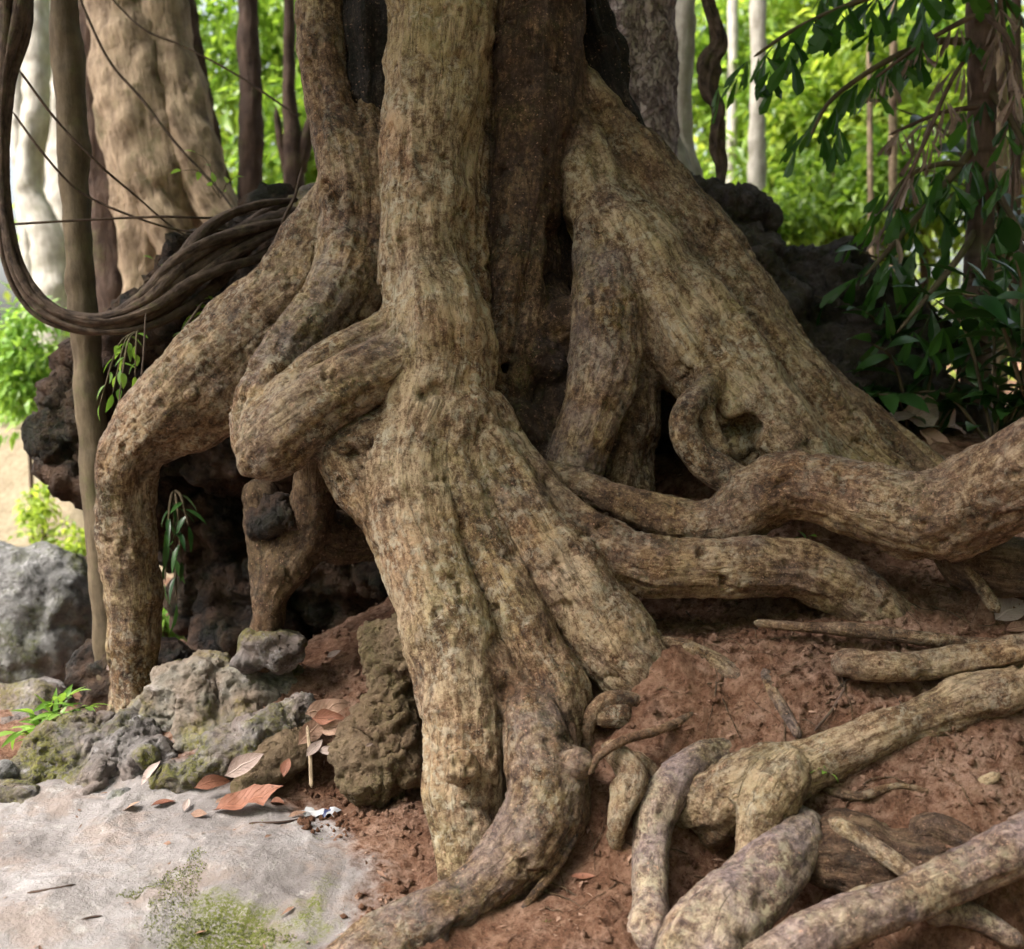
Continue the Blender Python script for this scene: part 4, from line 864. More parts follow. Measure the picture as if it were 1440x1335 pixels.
rock('clay_mound', 'lumpy brown earth mound leaning on the front buttress root', [(530, 1062, 3.52, 42), (548, 1005, 3.54, 42), (556, 945, 3.56, 32), (560, 895, 3.57, 20), (505, 1055, 3.56, 32), (566, 1070, 3.47, 36), (520, 1095, 3.46, 26), (530, 910, 3.6, 18), (580, 920, 3.5, 24)], M['mound'], .007, .034, 9, 123, k=.09, rid=.9, cat='earth mound')
rock('ledge_rock', 'pale grey rock ledge behind the left stem below the forked trunk', [(445, 290, 4.75, 30), (420, 310, 4.75, 30), (470, 300, 4.75, 34)], M['rock_grey'], .014, .03, 7, 133)

# ------------------------------------------------------------------ exposed roots that surface by themselves on the right
def sroot(spec, label, tint, ring=30, seed=0, amp=1.0, mat='root', step=.012, cat='root', group='roots lying on the red soil', name='exposed_root', lob=None):
    return tag(root_tube(name, curve(spec, step), M[mat], None, tint, ring, seed, amp, lob=lob), label, cat, group)
sroot(ROOTS[0], 'purple grey root arching down to the bottom edge, left of the others', (.6, .1, 1.0), 40, 11, 1.2, mat='root_smooth')
sroot(ROOTS[1], 'thick purple root bending down to the bottom edge under the knot', (.55, .05, 1.0), 64, 12, .9, step=.01, mat='root_smooth')
sroot(ROOTS[2], 'long smooth root slanting across the bottom right corner', (.35, .35, .9), 52, 13, .8, step=.01, mat='root_smooth')
sroot(ROOTS[3], 'blunt ended brown root lying level at the right edge', (.55, .35, .35), 40, 14, 1.0)
sroot(ROOTS[4], 'long thin root running level below the big surface root', (.4, .3, .3), 16, 15, 1.0)
sroot(ROOTS[5], 'short tan root sloping out from under the front buttress', (.5, .3, .3), 18, 16, 1.0)
sroot(ROOTS[6], 'short dark twig shaped root pointing down beside the brown stones', (.1, .1, .8), 14, 17, 1.0)
sroot(ROOTS[7], 'thin reddish root curving up to the tip of the right buttress', (.1, .9, .3), 12, 18, .8)
sroot(ROOTS[8], 'slim grey root diving beneath the long slanting root', (.7, .1, .7), 20, 19, 1.0)
sroot(ROOTS[9], 'stout brown root with coarse bark behind the thick purple root', (.2, .55, .1), 60, 20, 1.6, step=.01, mat='root_coarse')
sroot(ROOTS[10], 'short stubby root end poking from the soil at the lower right', (.4, .5, .3), 26, 21, 1.2, mat='root_coarse')
sroot(ROOTS[11], 'dark brown root at the right edge under the big surface root', (.4, .3, .3), 40, 22, 1.0, mat='root_coarse')
sroot(ROOTS[12], 'thin grey root propped beneath the big surface root', (.6, .2, .5), 16, 23, .8)
sroot(ROOTS[13], 'knobby tan root standing in the soil right of the foot root', (.6, .4, .2), 30, 24, 1.8)
sroot(ROOTS[14], 'short tan root between the knobby root and the arching root', (.6, .5, .2), 22, 25, 1.4)
sroot(ROOTS[15], 'pale straight root half buried at the bottom edge', (.9, .5, .1), 26, 26, .8)
sroot(ROOTS[21], 'thin dark root hugging the right side of the foot root', (.1, .2, 1.), 12, 27, .6)
sroot(ROOTS[16], 'slim pale root running under the long smooth root at the bottom', (.9, .3, .2), 16, 41, 1.0)
sroot(ROOTS[17], 'violet grey root stub beneath the long smooth root by the right edge', (.4, .2, 1.), 24, 42, 1.2, mat='root_smooth')
sroot(ROOTS[18], 'tiny pale broken root end at the right on the bare bank', (.9, .2, .1), 12, 43, 1.0)
sroot(ROOTS[19], 'thin wavy root across the soil below the forked root', (.3, .6, .3), 10, 44, .8)
sroot(ROOTS[20], 'thin root dropping beside the top of the foot root', (.3, .7, .3), 12, 45, .8)
TB = [C('a', [(1520, 925, 3.12, 24), (1440, 960, 3.08, 26), (1340, 994, 3.05, 27), (1240, 1033, 3.02, 26), (1165, 1064, 3.0, 28), (1095, 1090, 2.98, 33), (1040, 1112, 2.98, 38), (992, 1130, 3.01, 32), (955, 1150, 3.05, 16)], .02, (.7, .3, .2)),
      C('a', [(1110, 1082, 2.95, 26), (1088, 1112, 2.91, 32), (1070, 1148, 2.89, 28), (1056, 1190, 2.86, 17), (1046, 1228, 2.84, 14), (1036, 1275, 2.83, 13)], .02, (.8, .15, .1)),
      C('a', [(1025, 1128, 2.97, 32), (1004, 1158, 3.01, 26), (994, 1190, 3.09, 18), (990, 1215, 3.16, 10)], .02, (.5, .5, .1)),
      C('a', [(1440, 975, 3.12, 26), (1350, 1012, 3.1, 30), (1260, 1050, 3.08, 30), (1180, 1085, 3.05, 30)], .03, (.2, .9, .1))]
pb = np.vstack([c['pts'] for c in TB])
V, Q, N, AT, BI = body(TB, .006, pb.min(0) - .15, pb.max(0) + .15, [(P(1064, 1128, 2.85), .014, .008), (P(1072, 1150, 2.83), .014, .008), (P(1390, 1056, 3.04), .035, .01)], 40, 1.3)
tag(mk('forked_root', V, Q, M['root'], None, AT, normals=N), 'long tan root from the right edge ending in a knotted fork', 'root', 'roots lying on the red soil')
# ------------------------------------------------------------------ liana, thin trunks and vines
LI = [(15, -90, 4.2, 28), (18, 25, 4.2, 27), (8, 110, 4.2, 16), (3, 200, 4.2, 12), (5, 290, 4.2, 13), (18, 370, 4.2, 16), (50, 425, 4.2, 18), (100, 452, 4.2, 17), (160, 455, 4.2, 19), (220, 430, 4.22, 28), (270, 386, 4.3, 36), (320, 346, 4.4, 34), (370, 318, 4.5, 25), (420, 296, 4.62, 16)]
liana = thing('looping_liana', 'thick ribbed liana hanging at the left edge and looping up onto the rock', 'liana', P(420, 296, 4.62))
lp, lr, ls = curve(LI, .012); lT = np.gradient(lp, axis=0); lT /= np.linalg.norm(lT, axis=1, keepdims=True)
lu = np.cross(lT, [0., 1., 0]); lu /= np.linalg.norm(lu, axis=1, keepdims=True); lw = np.cross(lT, lu)
lf_ = 1 + .7 * np.clip((ls / ls[-1] - .72) / .28, 0, 1)
for i in range(11):
    ph = i * 6.283 / 10 + .9 * np.sin(ls * 2.3 + i) + ls * .9; rr_ = lr * lf_ * (.72 if i < 10 else .0) * (1 + .18 * np.sin(ls * 5 + 2 * i))
    p_ = lp + lu * (np.cos(ph) * rr_)[:, None] + lw * (np.sin(ph) * rr_ * .7)[:, None]
    root_tube('strand', (p_, lr * (.235 + .06 * np.sin(ls * 4 + i * 1.7)) if i < 10 else lr * .5, ls), M['liana'], liana, (.2, .2, .2), 14, 31 + i, .9, lob=fl(3, .08, 3.0, i))
def btree(name, label, cat, spec, mat, ring=28, seed=0, crown=None, extra=(), step=.05, amp=1.0, group=None, lob=None):
    b = spec[-1]; t = thing(name, label, cat, P(b[0], b[1], b[2]), group)
    root_tube('trunk', curve(spec, step), M[mat], t, (.3, 0, .2), ring, seed, amp, lob=lob)
    for i, e in enumerate(extra): root_tube('limb', curve(e, step), M[mat], t, (.3, 0, .2), max(12, ring - 8), seed + 50 + i, amp)
    if crown:
        for c in (crown if isinstance(crown, list) else [crown]): make_crown(t, *c)
    return t
def make_crown(parent, c, rad, n, size, mat, seed=0, nc=None, name='crown', drop=.5):
    r = R0(seed + 900); nc = nc or max(6, n // 45)
    rad = np.broadcast_to(np.array(rad, float), 3)
    cc = rdir(nc, r) * (r.rand(nc, 1) ** .45) * rad + np.array(c)
    k = r.randint(0, nc, n)
    off = r.normal(size=(n, 3)) * np.mean(rad) * .16
    pos = cc[k] + off
    d = off / np.linalg.norm(off, axis=1, keepdims=True) + rdir(n, r) * .8 + np.array([0, 0, -drop])
    up = rdir(n, r) * .7 + np.array([0, 0, 1.0])
    V, Q, rn, uu = leaves(pos, d, up, size * (.6 + .8 * r.rand(n)), size * .46 * (.7 + .6 * r.rand(n)), .2, .25, 2)
    return mk(name, V, Q, M[mat], parent, dict(rnd=rn), smooth=False)
# unseen leaf masses added over the fig to block sun and sky
make_crown(fig, (-2.6, 3.4, 6.6), (4.4, 3.2, .9), 4200, .36, "leaf_crown", 1, 220)
make_crown(fig, (2.8, 3.6, 6.3), (3.6, 4.2, .9), 6500, .40, "leaf_crown", 2, 260)
# left trunks
btree('buttressed_tree', 'broad tan trunk flaring at its base behind the looping liana', 'tree', [(178, -120, 6.6, 56), (184, 0, 6.6, 55), (196, 100, 6.55, 57), (214, 200, 6.5, 62), (230, 290, 6.5, 60), (218, 370, 6.5, 44), (206, 470, 6.5, 34)], 'tan', 48, 1,
      ((-2.4, 6.9, 7.5), (2.2, 2.2, 1.5), 1500, .3, 'leaf_crown', 2), extra=[[(214, -120, 6.55, 30), (224, 0, 6.52, 31), (242, 110, 6.46, 34), (266, 200, 6.4, 36), (296, 275, 6.35, 30), (335, 330, 6.3, 22), (380, 380, 6.25, 16)], [(160, -60, 6.5, 22), (172, 120, 6.45, 24), (200, 240, 6.36, 26), (236, 320, 6.32, 26), (270, 380, 6.3, 22)]], amp=1.4)
btree('leaning_tree', 'dark brown trunk leaning left close behind the broad tan trunk', 'tree', [(238, -100, 7.4, 18), (262, 60, 7.4, 20), (285, 180, 7.4, 20), (312, 280, 7.4, 18), (335, 340, 7.4, 18)], 'brown', 24, 2)
btree('dark_tree', 'dark trunk between the slim greenish trunk and the broad tan trunk', 'tree', [(112, -120, 7.0, 24), (126, 40, 7.0, 25), (138, 180, 7.0, 26), (150, 300, 7.0, 26), (160, 420, 7.0, 28), (165, 560, 7.0, 30)], 'brown', 28, 3)
btree('slim_tree', 'slim greenish grey trunk standing in front of the overhanging rock', 'tree', [(86, -120, 4.45, 16), (92, 20, 4.45, 17), (102, 200, 4.45, 18), (112, 380, 4.45, 18), (124, 540, 4.45, 18), (136, 700, 4.45, 17), (147, 860, 4.45, 15), (152, 985, 4.45, 15)], 'green_bark', 28, 4, step=.03)
btree('forked_tree', 'thin brown trunk seen against bright leaves left of the fig', 'tree', [(346, -100, 7.5, 13), (350, 40, 7.5, 14), (354, 150, 7.5, 14), (352, 250, 7.5, 15), (348, 330, 7.5, 18)], 'brown', 20, 5)
btree('split_tree', 'very thin brown trunk splitting in two just left of the fig', 'tree', [(404, -100, 7.3, 7), (407, 40, 7.3, 7), (406, 140, 7.3, 8), (412, 200, 7.3, 11), (414, 290, 7.3, 14)], 'brown', 16, 6, extra=[[(462, 60, 7.3, 6), (446, 140, 7.3, 7), (430, 200, 7.3, 9), (418, 250, 7.3, 10)], [(388, 150, 7.3, 5), (396, 210, 7.3, 6), (410, 260, 7.3, 8)]])
def scaly(A, s):
    return 1 + .02 * np.sin(3 * A + s)
btree('scaly_tree', 'thick trunk with purple grey scaly bark rising behind the fig on the right', 'tree', [(880, -140, 5.4, 62), (882, 0, 5.4, 60), (888, 120, 5.4, 57), (894, 230, 5.4, 54), (898, 340, 5.4, 56), (900, 450, 5.4, 60)], 'scaly', 64, 7, amp=1.2, step=.02)
btree('curved_tree', 'pale grey trunk curving at its base right of the scaly trunk', 'tree', [(966, -120, 6.6, 14), (964, 20, 6.6, 14), (957, 120, 6.6, 14), (956, 180, 6.6, 15), (964, 225, 6.6, 16), (980, 270, 6.6, 18)], 'pale', 22, 8, ((1.6, 7.5, 7.0), (2, 2, 1.3), 900, .28, 'leaf_crown', 8))
btree('mottled_tree', 'thin mottled trunk hugging the scaly trunk and bowing to the right', 'tree', [(938, -120, 6.3, 9), (937, 40, 6.3, 9), (936, 140, 6.3, 10), (942, 200, 6.3, 13), (958, 245, 6.3, 15), (975, 290, 6.3, 15)], 'pale', 20, 9)
tag(root_tube('twisted_vine', curve([(990, -90, 5.2, 6), (998, 0, 5.2, 8), (1008, 40, 5.2, 11), (1010, 65, 5.2, 11), (998, 90, 5.2, 12), (998, 125, 5.2, 12), (1010, 155, 5.2, 10), (1008, 195, 5.2, 8), (1014, 235, 5.2, 6), (1013, 275, 5.2, 4)], .012), M['liana'], None, (.2, .2, .2), 28, 33, .8, lob=fl(2, .28, 16.0)), 'twisted brown vine hanging in front of the bright leaves', 'vine')
for i, (sp, lab) in enumerate([([(1066, -80, 9, 9), (1066, 120, 9, 10), (1064, 220, 9, 11), (1062, 330, 9, 13)], 'straight pale trunk in the bright leaves above the layered rock'),
                               ([(1032, -80, 11, 6), (1030, 100, 11, 6), (1028, 300, 11, 7)], 'faint slender trunk just right of the twisted vine'),
                               ([(1258, -80, 8, 4), (1256, 150, 8, 5), (1255, 300, 8, 5), (1254, 430, 8, 6)], 'slender brown trunk left of the palm'),
                               ([(1222, 60, 8.4, 3), (1224, 250, 8.4, 3.5), (1226, 430, 8.4, 4)], 'thinnest trunk standing midway between rock and palm'),
                               ([(1408, 60, 6.2, 9), (1406, 240, 6.2, 10), (1404, 420, 6.2, 12), (1402, 560, 6.2, 13)], 'orange brown trunk right behind the palm'),
                               ([(1430, -60, 7, 6), (1428, 200, 7, 7), (1426, 480, 7, 8)], 'thin dark trunk at the right edge behind the palm')]):
    btree('slender_tree', lab, 'tree', sp, ['pale', 'pale', 'tan', 'tan', 'tan', 'brown'][i], 14, 60 + i, group='slender trunks behind the rocks on the right')
for i, (sp, lab) in enumerate([([(52, -80, 11, 18), (50, 150, 11, 17), (40, 260, 11, 17), (70, 360, 11, 22), (78, 520, 11, 26)], 'bent whitish trunk glaring in the light at the far left'),
                               ([(92, -80, 13, 22), (90, 200, 13, 22), (92, 400, 13, 24), (92, 560, 13, 26)], 'wide pale trunk in the glare behind the slim greenish trunk'),
                               ([(20, 80, 14, 8), (30, 250, 14, 8), (44, 420, 14, 9), (40, 560, 14, 10)], 'narrow pale trunk in the glare nearest the left edge'),
                               ([(66, 100, 15, 5), (58, 250, 15, 5), (52, 420, 15, 6), (54, 540, 15, 6)], 'thin white stem leaning in the glare between the pale trunks')]):
    btree('pale_tree', lab, 'tree', sp, 'pale', 18, 70 + i, group='sunlit trunks at the far left')
for i, (sp, lab) in enumerate([([(-20, 318, 4.3, 1.6), (60, 313, 4.3, 1.6), (150, 308, 4.35, 1.6), (230, 305, 4.4, 1.6), (310, 306, 4.5, 1.6), (395, 292, 4.6, 1.6)], 'thin vine stretched level behind the liana loop'),
                               ([(16, 155, 4.3, 1.6), (60, 215, 4.3, 1.5), (110, 268, 4.35, 1.5), (180, 302, 4.4, 1.4), (260, 325, 4.5, 1.4), (330, 322, 4.6, 1.4)], 'thin vine sagging from the liana across the slim trunk'),
                               ([(24, 95, 4.3, 1.8), (80, 170, 4.35, 1.7), (140, 232, 4.4, 1.6), (190, 275, 4.5, 1.5), (250, 325, 4.6, 1.4), (300, 345, 4.7, 1.4)], 'thin vine slanting from the liana past the broad trunk to the rock'),
                               ([(100, -30, 5, 1.6), (150, 80, 5, 1.6), (200, 140, 5, 1.8), (250, 205, 5, 1.6), (310, 270, 5, 1.6), (345, 320, 4.9, 1.5)], 'thin vine slanting down across the broad tan trunk'),
                               ([(140, -20, 5.2, 1.4), (200, 40, 5.2, 1.4), (260, 66, 5.2, 1.4), (340, 110, 5.2, 1.4), (420, 165, 5.2, 1.4)], 'highest thin vine crossing the top of the broad trunk'),
                               ([(205, 440, 4.1, 1.5), (200, 520, 3.95, 1.5), (188, 600, 3.85, 1.6), (184, 640, 3.85, 1.4)], 'thin dark vine draped over the bend of the long root'),
                               ([(285, 425, 4.2, 1.6), (240, 490, 4.05, 1.6), (205, 540, 3.95, 1.6), (190, 590, 3.84, 1.5)], 'thin vine arching from the rock onto the long root'),
                               ([(425, 235, 4.3, 2), (415, 275, 4.3, 2), (395, 315, 4.3, 2.2)], 'short whitish twig leaning on the ledge left of the fig')]):
    tag(root_tube('thin_vine', curve(sp, .03), M['liana'], None, (.2, .2, .2), 8, 80 + i, .3), lab, 'vine', 'thin vines hanging on the left')

# ------------------------------------------------------------------ bright undergrowth behind
UN = [  # px, py, depth, radius px, leaves, size, mat, label
    (350, 60, 11, 150, 2600, .17, 'leaf_mid', 'bright leafy tree filling the gap left of the fig'),
    (420, 200, 9.5, 90, 1300, .15, 'leaf_mid', 'low leafy tree behind the splitting thin trunk'),
    (300, 190, 13, 90, 1100, .17, 'leaf_far', 'pale green tree behind the leaning dark trunk'),
    (1010, 90, 12, 110, 1700, .17, 'leaf_mid', 'leafy tree behind the twisted vine'),
    (1120, 40, 12.5, 140, 2600, .18, 'leaf_far', 'yellow green tree highest above the layered rock'),
    (1110, 190, 11, 120, 2300, .16, 'leaf_mid', 'mid green tree behind the straight pale trunk'),
    (1210, 150, 10.5, 130, 2400, .16, 'leaf_far', 'bright tree in the middle of the gap left of the palm'),
    (1170, 290, 9.5, 90, 1700, .13, 'leaf_mid', 'low dense green bushy tree just above the crumbling rock'),
    (1300, 60, 11, 130, 2200, .17, 'leaf_mid', 'bright green tree behind the upper palm trunk'),
    (1290, 270, 9.5, 110, 1700, .15, 'leaf_mid', 'green tree behind the palm at mid height'),
    (1400, 180, 10, 120, 1900, .16, 'leaf_far', 'bright green tree at the right edge behind the palm'),
    (1090, 320, 8.6, 60, 900, .11, 'leaf_mid', 'small bush peeking over the layered rock')]
for i, (x, y, d, r, n, s, m, lab) in enumerate(UN):
    c = P(x, y, d); R = r / F * d
    gz_ = float(ground_z(c[None, :2])[0])
    t = thing('understory_tree', lab, 'tree', (c[0], c[1], gz_), 'bright leafy trees behind the fig')
    A = np.array([[c[0] + .2, c[1] + .1, gz_ - .1, .05], [c[0] + .1, c[1], (gz_ + c[2]) / 2, .035], [c[0], c[1], c[2] + R * .6, .015]])
    root_tube('trunk', curve3(A, .1), M['brown'], t, (.3, 0, .2), 10, 100 + i, .6)
    make_crown(t, c, (R, R * .9, R), n, s, m, 20 + i, int(n / 28))
def stuff_leaves(name, lab, cat, pos, size, mat, seed, drop=.4):
    r = R0(seed); n = len(pos)
    V, Q, rn, uu = leaves(pos, rdir(n, r) + np.array([0, 0, -drop]), rdir(n, r) * .8 + np.array([0, 0, 1.]), size * (.6 + .8 * r.rand(n)), size * .48 * (.7 + .6 * r.rand(n)), .15, .2, 2)
    return tag(mk(name, V, Q, M[mat], None, dict(rnd=rn), smooth=False), lab, cat, kind='stuff')
r = R0(5)
nc = 900; cx = r.uniform(-15, 15, nc); cy = r.uniform(15, 26, nc); cz = r.uniform(.2, 10, nc)
keep = r.rand(nc) < np.where(cx / cy < -.22, .10, 1.0); cc = np.stack([cx, cy, cz], 1)[keep]
kk = r.randint(0, len(cc), 15000); pos = cc[kk] + r.normal(size=(15000, 3)) * .38
stuff_leaves('far_foliage', 'bright blurred mass of leaves far behind the trees', 'foliage', pos, .24, 'leaf_far', 6)
# unseen forest leaves added behind and to the right to block low sky light
nb = 170; an = r.uniform(math.radians(62), math.radians(245), nb); rb_ = r.uniform(8.5, 13, nb); bc = np.stack([np.sin(an) * rb_, np.cos(an) * rb_ + 3, r.uniform(.3, 8.5, nb)], 1)
kk = r.randint(0, nb, 9000); pos = bc[kk] + r.normal(size=(9000, 3)) * .8
stuff_leaves('unseen_forest_edge', 'mass of forest leaves closing round the place', 'foliage', pos, .62, 'leaf_mid', 7)
gp = np.stack([r.uniform(-9, -1.2, 9000), r.uniform(9.4, 18, 9000)], 1); gp = gp[fbm(np.column_stack([gp * .9, 0 * gp[:, 0]]), 3, 88) > .02]
stuff_leaves('ground_cover', 'low green growth patchy over the sunlit earth on the left', 'plants', np.column_stack([gp, ground_z(gp) + r.uniform(0, .16, len(gp))]), .13, 'leaf_mid', 9, -.3)
# bushes at the far left
for i, (x, y, d, rr, n, s, m, lab) in enumerate([(35, 480, 8.2, 55, 700, .10, 'leaf_bright', 'bright green bush in the light at the left edge'), (95, 520, 9.5, 40, 350, .10, 'leaf_bright', 'small bright bush behind the overhanging rock'), (60, 705, 8.0, 30, 250, .07, 'leaf_far', 'pale ground plant on the sunlit bank'), (110, 760, 7.6, 30, 300, .06, 'leaf_far', 'pale low plant just above the big boulder'), (232, 868, 6.0, 22, 60, .10, 'leaf_bright', 'bright leaves seen through the gap beside the long root')]):
    c = P(x, y, d); R = rr / F * d; gz_ = float(ground_z(c[None, :2])[0])
    t = thing('bush', lab, 'bush', (c[0], c[1], gz_), 'bushes on the bright left side')
    root_tube('stem', curve3(np.array([[c[0], c[1], gz_ - .05, .02], [c[0], c[1], (c[2] + gz_) / 2, .014], [c[0], c[1], c[2], .008]]), .05), M['brown'], t, (.3, 0, 0), 8, 130 + i, .4)
    hh = max(R, min(R * 1.6, (c[2] + R - gz_) / 2)); make_crown(t, (c[0], c[1], c[2] + R - hh), (R, R, hh), int(n * max(1, hh / R)), s, m, 50 + i, max(8, int(n * hh / R) // 16), 'foliage')

# ------------------------------------------------------------------ fishtail palm on the right
palm = thing('fishtail_palm', 'fishtail palm with ringed trunk and ragged green and dead fronds', 'palm', P(1372, 640, 5.0))
root_tube('trunk', curve([(1376, -160, 5.0, 17), (1378, 0, 5.0, 18), (1380, 150, 5.0, 18), (1378, 300, 5.0, 18), (1374, 450, 5.0, 19), (1370, 660, 5.0, 21)], .02), M['palm'], palm, (.2, .1, .2), 28, 41, .5)
FISH = [(0, .06), (.3, .42), (.62, .82), (.86, 1.0), (1, .55)]
def frond(spec, pin, lf, name, mat, seed, dens=1.0, hang=.5, wid=.5, sp_=.5):
    r = R0(seed)
    p, rad, s = curve(spec, .02)
    o = root_tube(name, (p, rad, s), M['palm'] if name == 'dead_frond' else M['green_bark'], palm, (.2, 0, 0), 8, seed, .3)
    T = np.gradient(p, axis=0); T /= np.linalg.norm(T, axis=1, keepdims=True)
    B, Dn, Up, Ln = [], [], [], []
    n = max(3, int(s[-1] / .13 * dens))
    for i in range(n):
        a = min(len(p) - 1, int((i + .7) / n * (len(p) - 1)))
        for side in (-1, 1):
            sd = np.cross(T[a], [0, 0, 1.]); sd /= np.linalg.norm(sd) + 1e-9
            pd = T[a] * .6 + sd * side * .9 + np.array([0, 0, -.25]) + r.normal(size=3) * .2
            pd /= np.linalg.norm(pd); L = pin * r.uniform(.5, 1.1)
            m = max(2, int(L / (lf * sp_)))
            for j in range(m):
                b = p[a] + pd * L * (j + .6) / m + np.array([0, 0, -.12 * ((j + .6) / m) ** 2 * L])
                for s2 in ((-1, 1) if j < m - 1 else (1, -1)):
                    B.append(b); Dn.append(pd * .55 + np.cross(pd, [0, 0, 1.]) * s2 * .55 + np.array([0, 0, -hang]) + r.normal(size=3) * .22)
                    Up.append(np.array([0, 0, 1.]) * .6 + r.normal(size=3) * .45 - np.array([0, .5, 0])); Ln.append(lf * r.uniform(.6, 1.15))
    B, Dn, Up, Ln = map(np.array, (B, Dn, Up, Ln))
    V, Q, rn, uu = leaves(B, Dn, Up, Ln, Ln * wid * (.7 + .5 * r.rand(len(B))), .12, .2, 2, FISH)
    jag = (np.abs(uu - 1) < .01) * r.uniform(-.16, .16, len(V)) * lf     # ragged fishtail ends
    V = V + np.stack([jag * .5, jag * .3, jag], 1)
    mk('leaflets', V, Q, M[mat], o, dict(rnd=rn), smooth=False)
    return o
FR = [([(1376, -60, 5.0, 6), (1300, -30, 4.9, 5), (1200, 5, 4.8, 4), (1120, 40, 4.75, 3), (1060, 80, 4.7, 2)], .2, .22),
      ([(1378, 60, 5.0, 6), (1310, 60, 4.95, 5), (1240, 90, 4.9, 4), (1170, 140, 4.85, 3), (1140, 190, 4.8, 2)], .15, .19),
      ([(1376, 200, 5.0, 6), (1320, 270, 4.9, 5), (1260, 340, 4.8, 4), (1215, 390, 4.72, 2)], .16, .19),
      ([(1374, 320, 5.0, 6), (1350, 360, 4.85, 5), (1310, 410, 4.7, 4), (1260, 470, 4.6, 2)], .18, .21),
      ([(1380, -40, 5.0, 6), (1430, 20, 5.1, 4), (1490, 110, 5.2, 2)], .24, .16),
      ([(1380, 230, 5.0, 6), (1420, 300, 4.8, 4), (1480, 400, 4.6, 2)], .2, .19),
      ([(1378, 120, 5.0, 6), (1410, 150, 4.9, 5), (1450, 220, 4.8, 3)], .18, .19),
      ([(1376, 240, 5.0, 6), (1330, 230, 4.9, 4), (1275, 250, 4.8, 3), (1240, 300, 4.75, 2)], .15, .18),
      ([(1374, 400, 5.0, 6), (1400, 430, 4.75, 4), (1440, 500, 4.55, 2)], .18, .18),
      ([(1380, -140, 5.0, 6), (1330, -130, 5.2, 5), (1240, -80, 5.4, 4), (1170, -20, 5.5, 3)], .26, .16)]
for i, (sp, a, b) in enumerate(FR): frond(sp, a * 1.7, b * .82, 'frond', 'leaf_palm', 300 + i, .85, .75, .36, .62)
for i, (sp, a, b) in enumerate([([(1378, 60, 4.9, 4), (1340, 110, 4.85, 3), (1300, 200, 4.75, 3), (1240, 330, 4.7, 2)], .14, .14), ([(1400, -40, 4.95, 4), (1418, 100, 4.95, 3), (1424, 250, 4.95, 2), (1420, 330, 4.95, 2)], .12, .14),
                                ([(1385, 20, 4.9, 4), (1420, 60, 4.8, 3), (1440, 140, 4.75, 2)], .14, .16), ([(1372, 20, 4.9, 4), (1300, 60, 4.8, 3), (1230, 110, 4.75, 2)], .14, .12), ([(1378, 150, 4.9, 4), (1320, 160, 4.85, 3), (1250, 190, 4.8, 2)], .12, .12)]):
    frond(sp, a * .8, b, 'dead_frond', 'dry_palm', 330 + i, .62, 1.3, .17)

# ------------------------------------------------------------------ dark shrubs under the palm
def shrub(name, lab, cat, base, stems, lf, mat, seed, per=7, wid=.42, group=None, lname='leaf_spray'):
    t = thing(name, lab, cat, base, group); r = R0(seed)
    for i, tip in enumerate(stems):
        b = np.array(base); tip = np.array(tip); mid = (b + tip) / 2 + np.array([0, 0, .25 * np.linalg.norm(tip - b)])
        rb = min(.008, lf * .06)
        p, rad, s = curve3(np.array([[*b, rb], [*mid, rb * .8], [*tip, rb * .5]]), max(.004, np.linalg.norm(tip - b) / 14))
        st = root_tube('stem', (p, rad, s), M['green_bark'], t, (.2, 0, 0), 7, seed + i, .2)
        a = np.linspace(.35, 1, per); idx = (a * (len(p) - 1)).astype(int); T = np.gradient(p, axis=0); T /= np.linalg.norm(T, axis=1, keepdims=True)
        B = p[idx]; sd = np.cross(T[idx], [0, 0, 1.]) * np.where(np.arange(per) % 2, 1, -1)[:, None]
        Dn = T[idx] * .5 + sd * .9 + r.normal(size=(per, 3)) * .25; Dn[-1] = T[-1]
        V, Q, rn, uu = leaves(B, Dn, np.array([[0, 0, 1.]]) + r.normal(size=(per, 3)) * .3, lf * r.uniform(.7, 1.15, per), lf * wid * r.uniform(.8, 1.1, per), .15, .35, 5)
        mk(lname, V, Q, M[mat], st, dict(rnd=rn))
    return t
r = R0(77)
for i, (x, y, d, n, sp, lf, lab) in enumerate([(1290, 660, 4.75, 8, .42, .19, 'dark glossy shrub left of the palm foot'), (1400, 640, 4.6, 9, .45, .18, 'dark glossy shrub right of the palm foot'), (1440, 560, 4.4, 7, .4, .2, 'dark glossy shrub nearest the right edge'), (1340, 600, 5.3, 8, .6, .2, 'tall dark shrub directly behind the palm foot'), (1425, 420, 5.6, 9, .7, .2, 'tall dark shrub at the right edge reaching up behind the palm'), (1250, 560, 4.9, 6, .35, .17, 'small dark shrub growing from the crumbling rock')]):
    b = P(x, y, d)
    stems = [b + np.array([r.uniform(-1, 1) * sp, r.uniform(-.7, .4) * sp, sp * r.uniform(.5, 1.5)]) for _ in range(n)]
    shrub('glossy_shrub', lab, 'shrub', b, stems, lf, 'leaf_dark', 400 + 20 * i, 8, .42, 'dark shrubs under the palm')
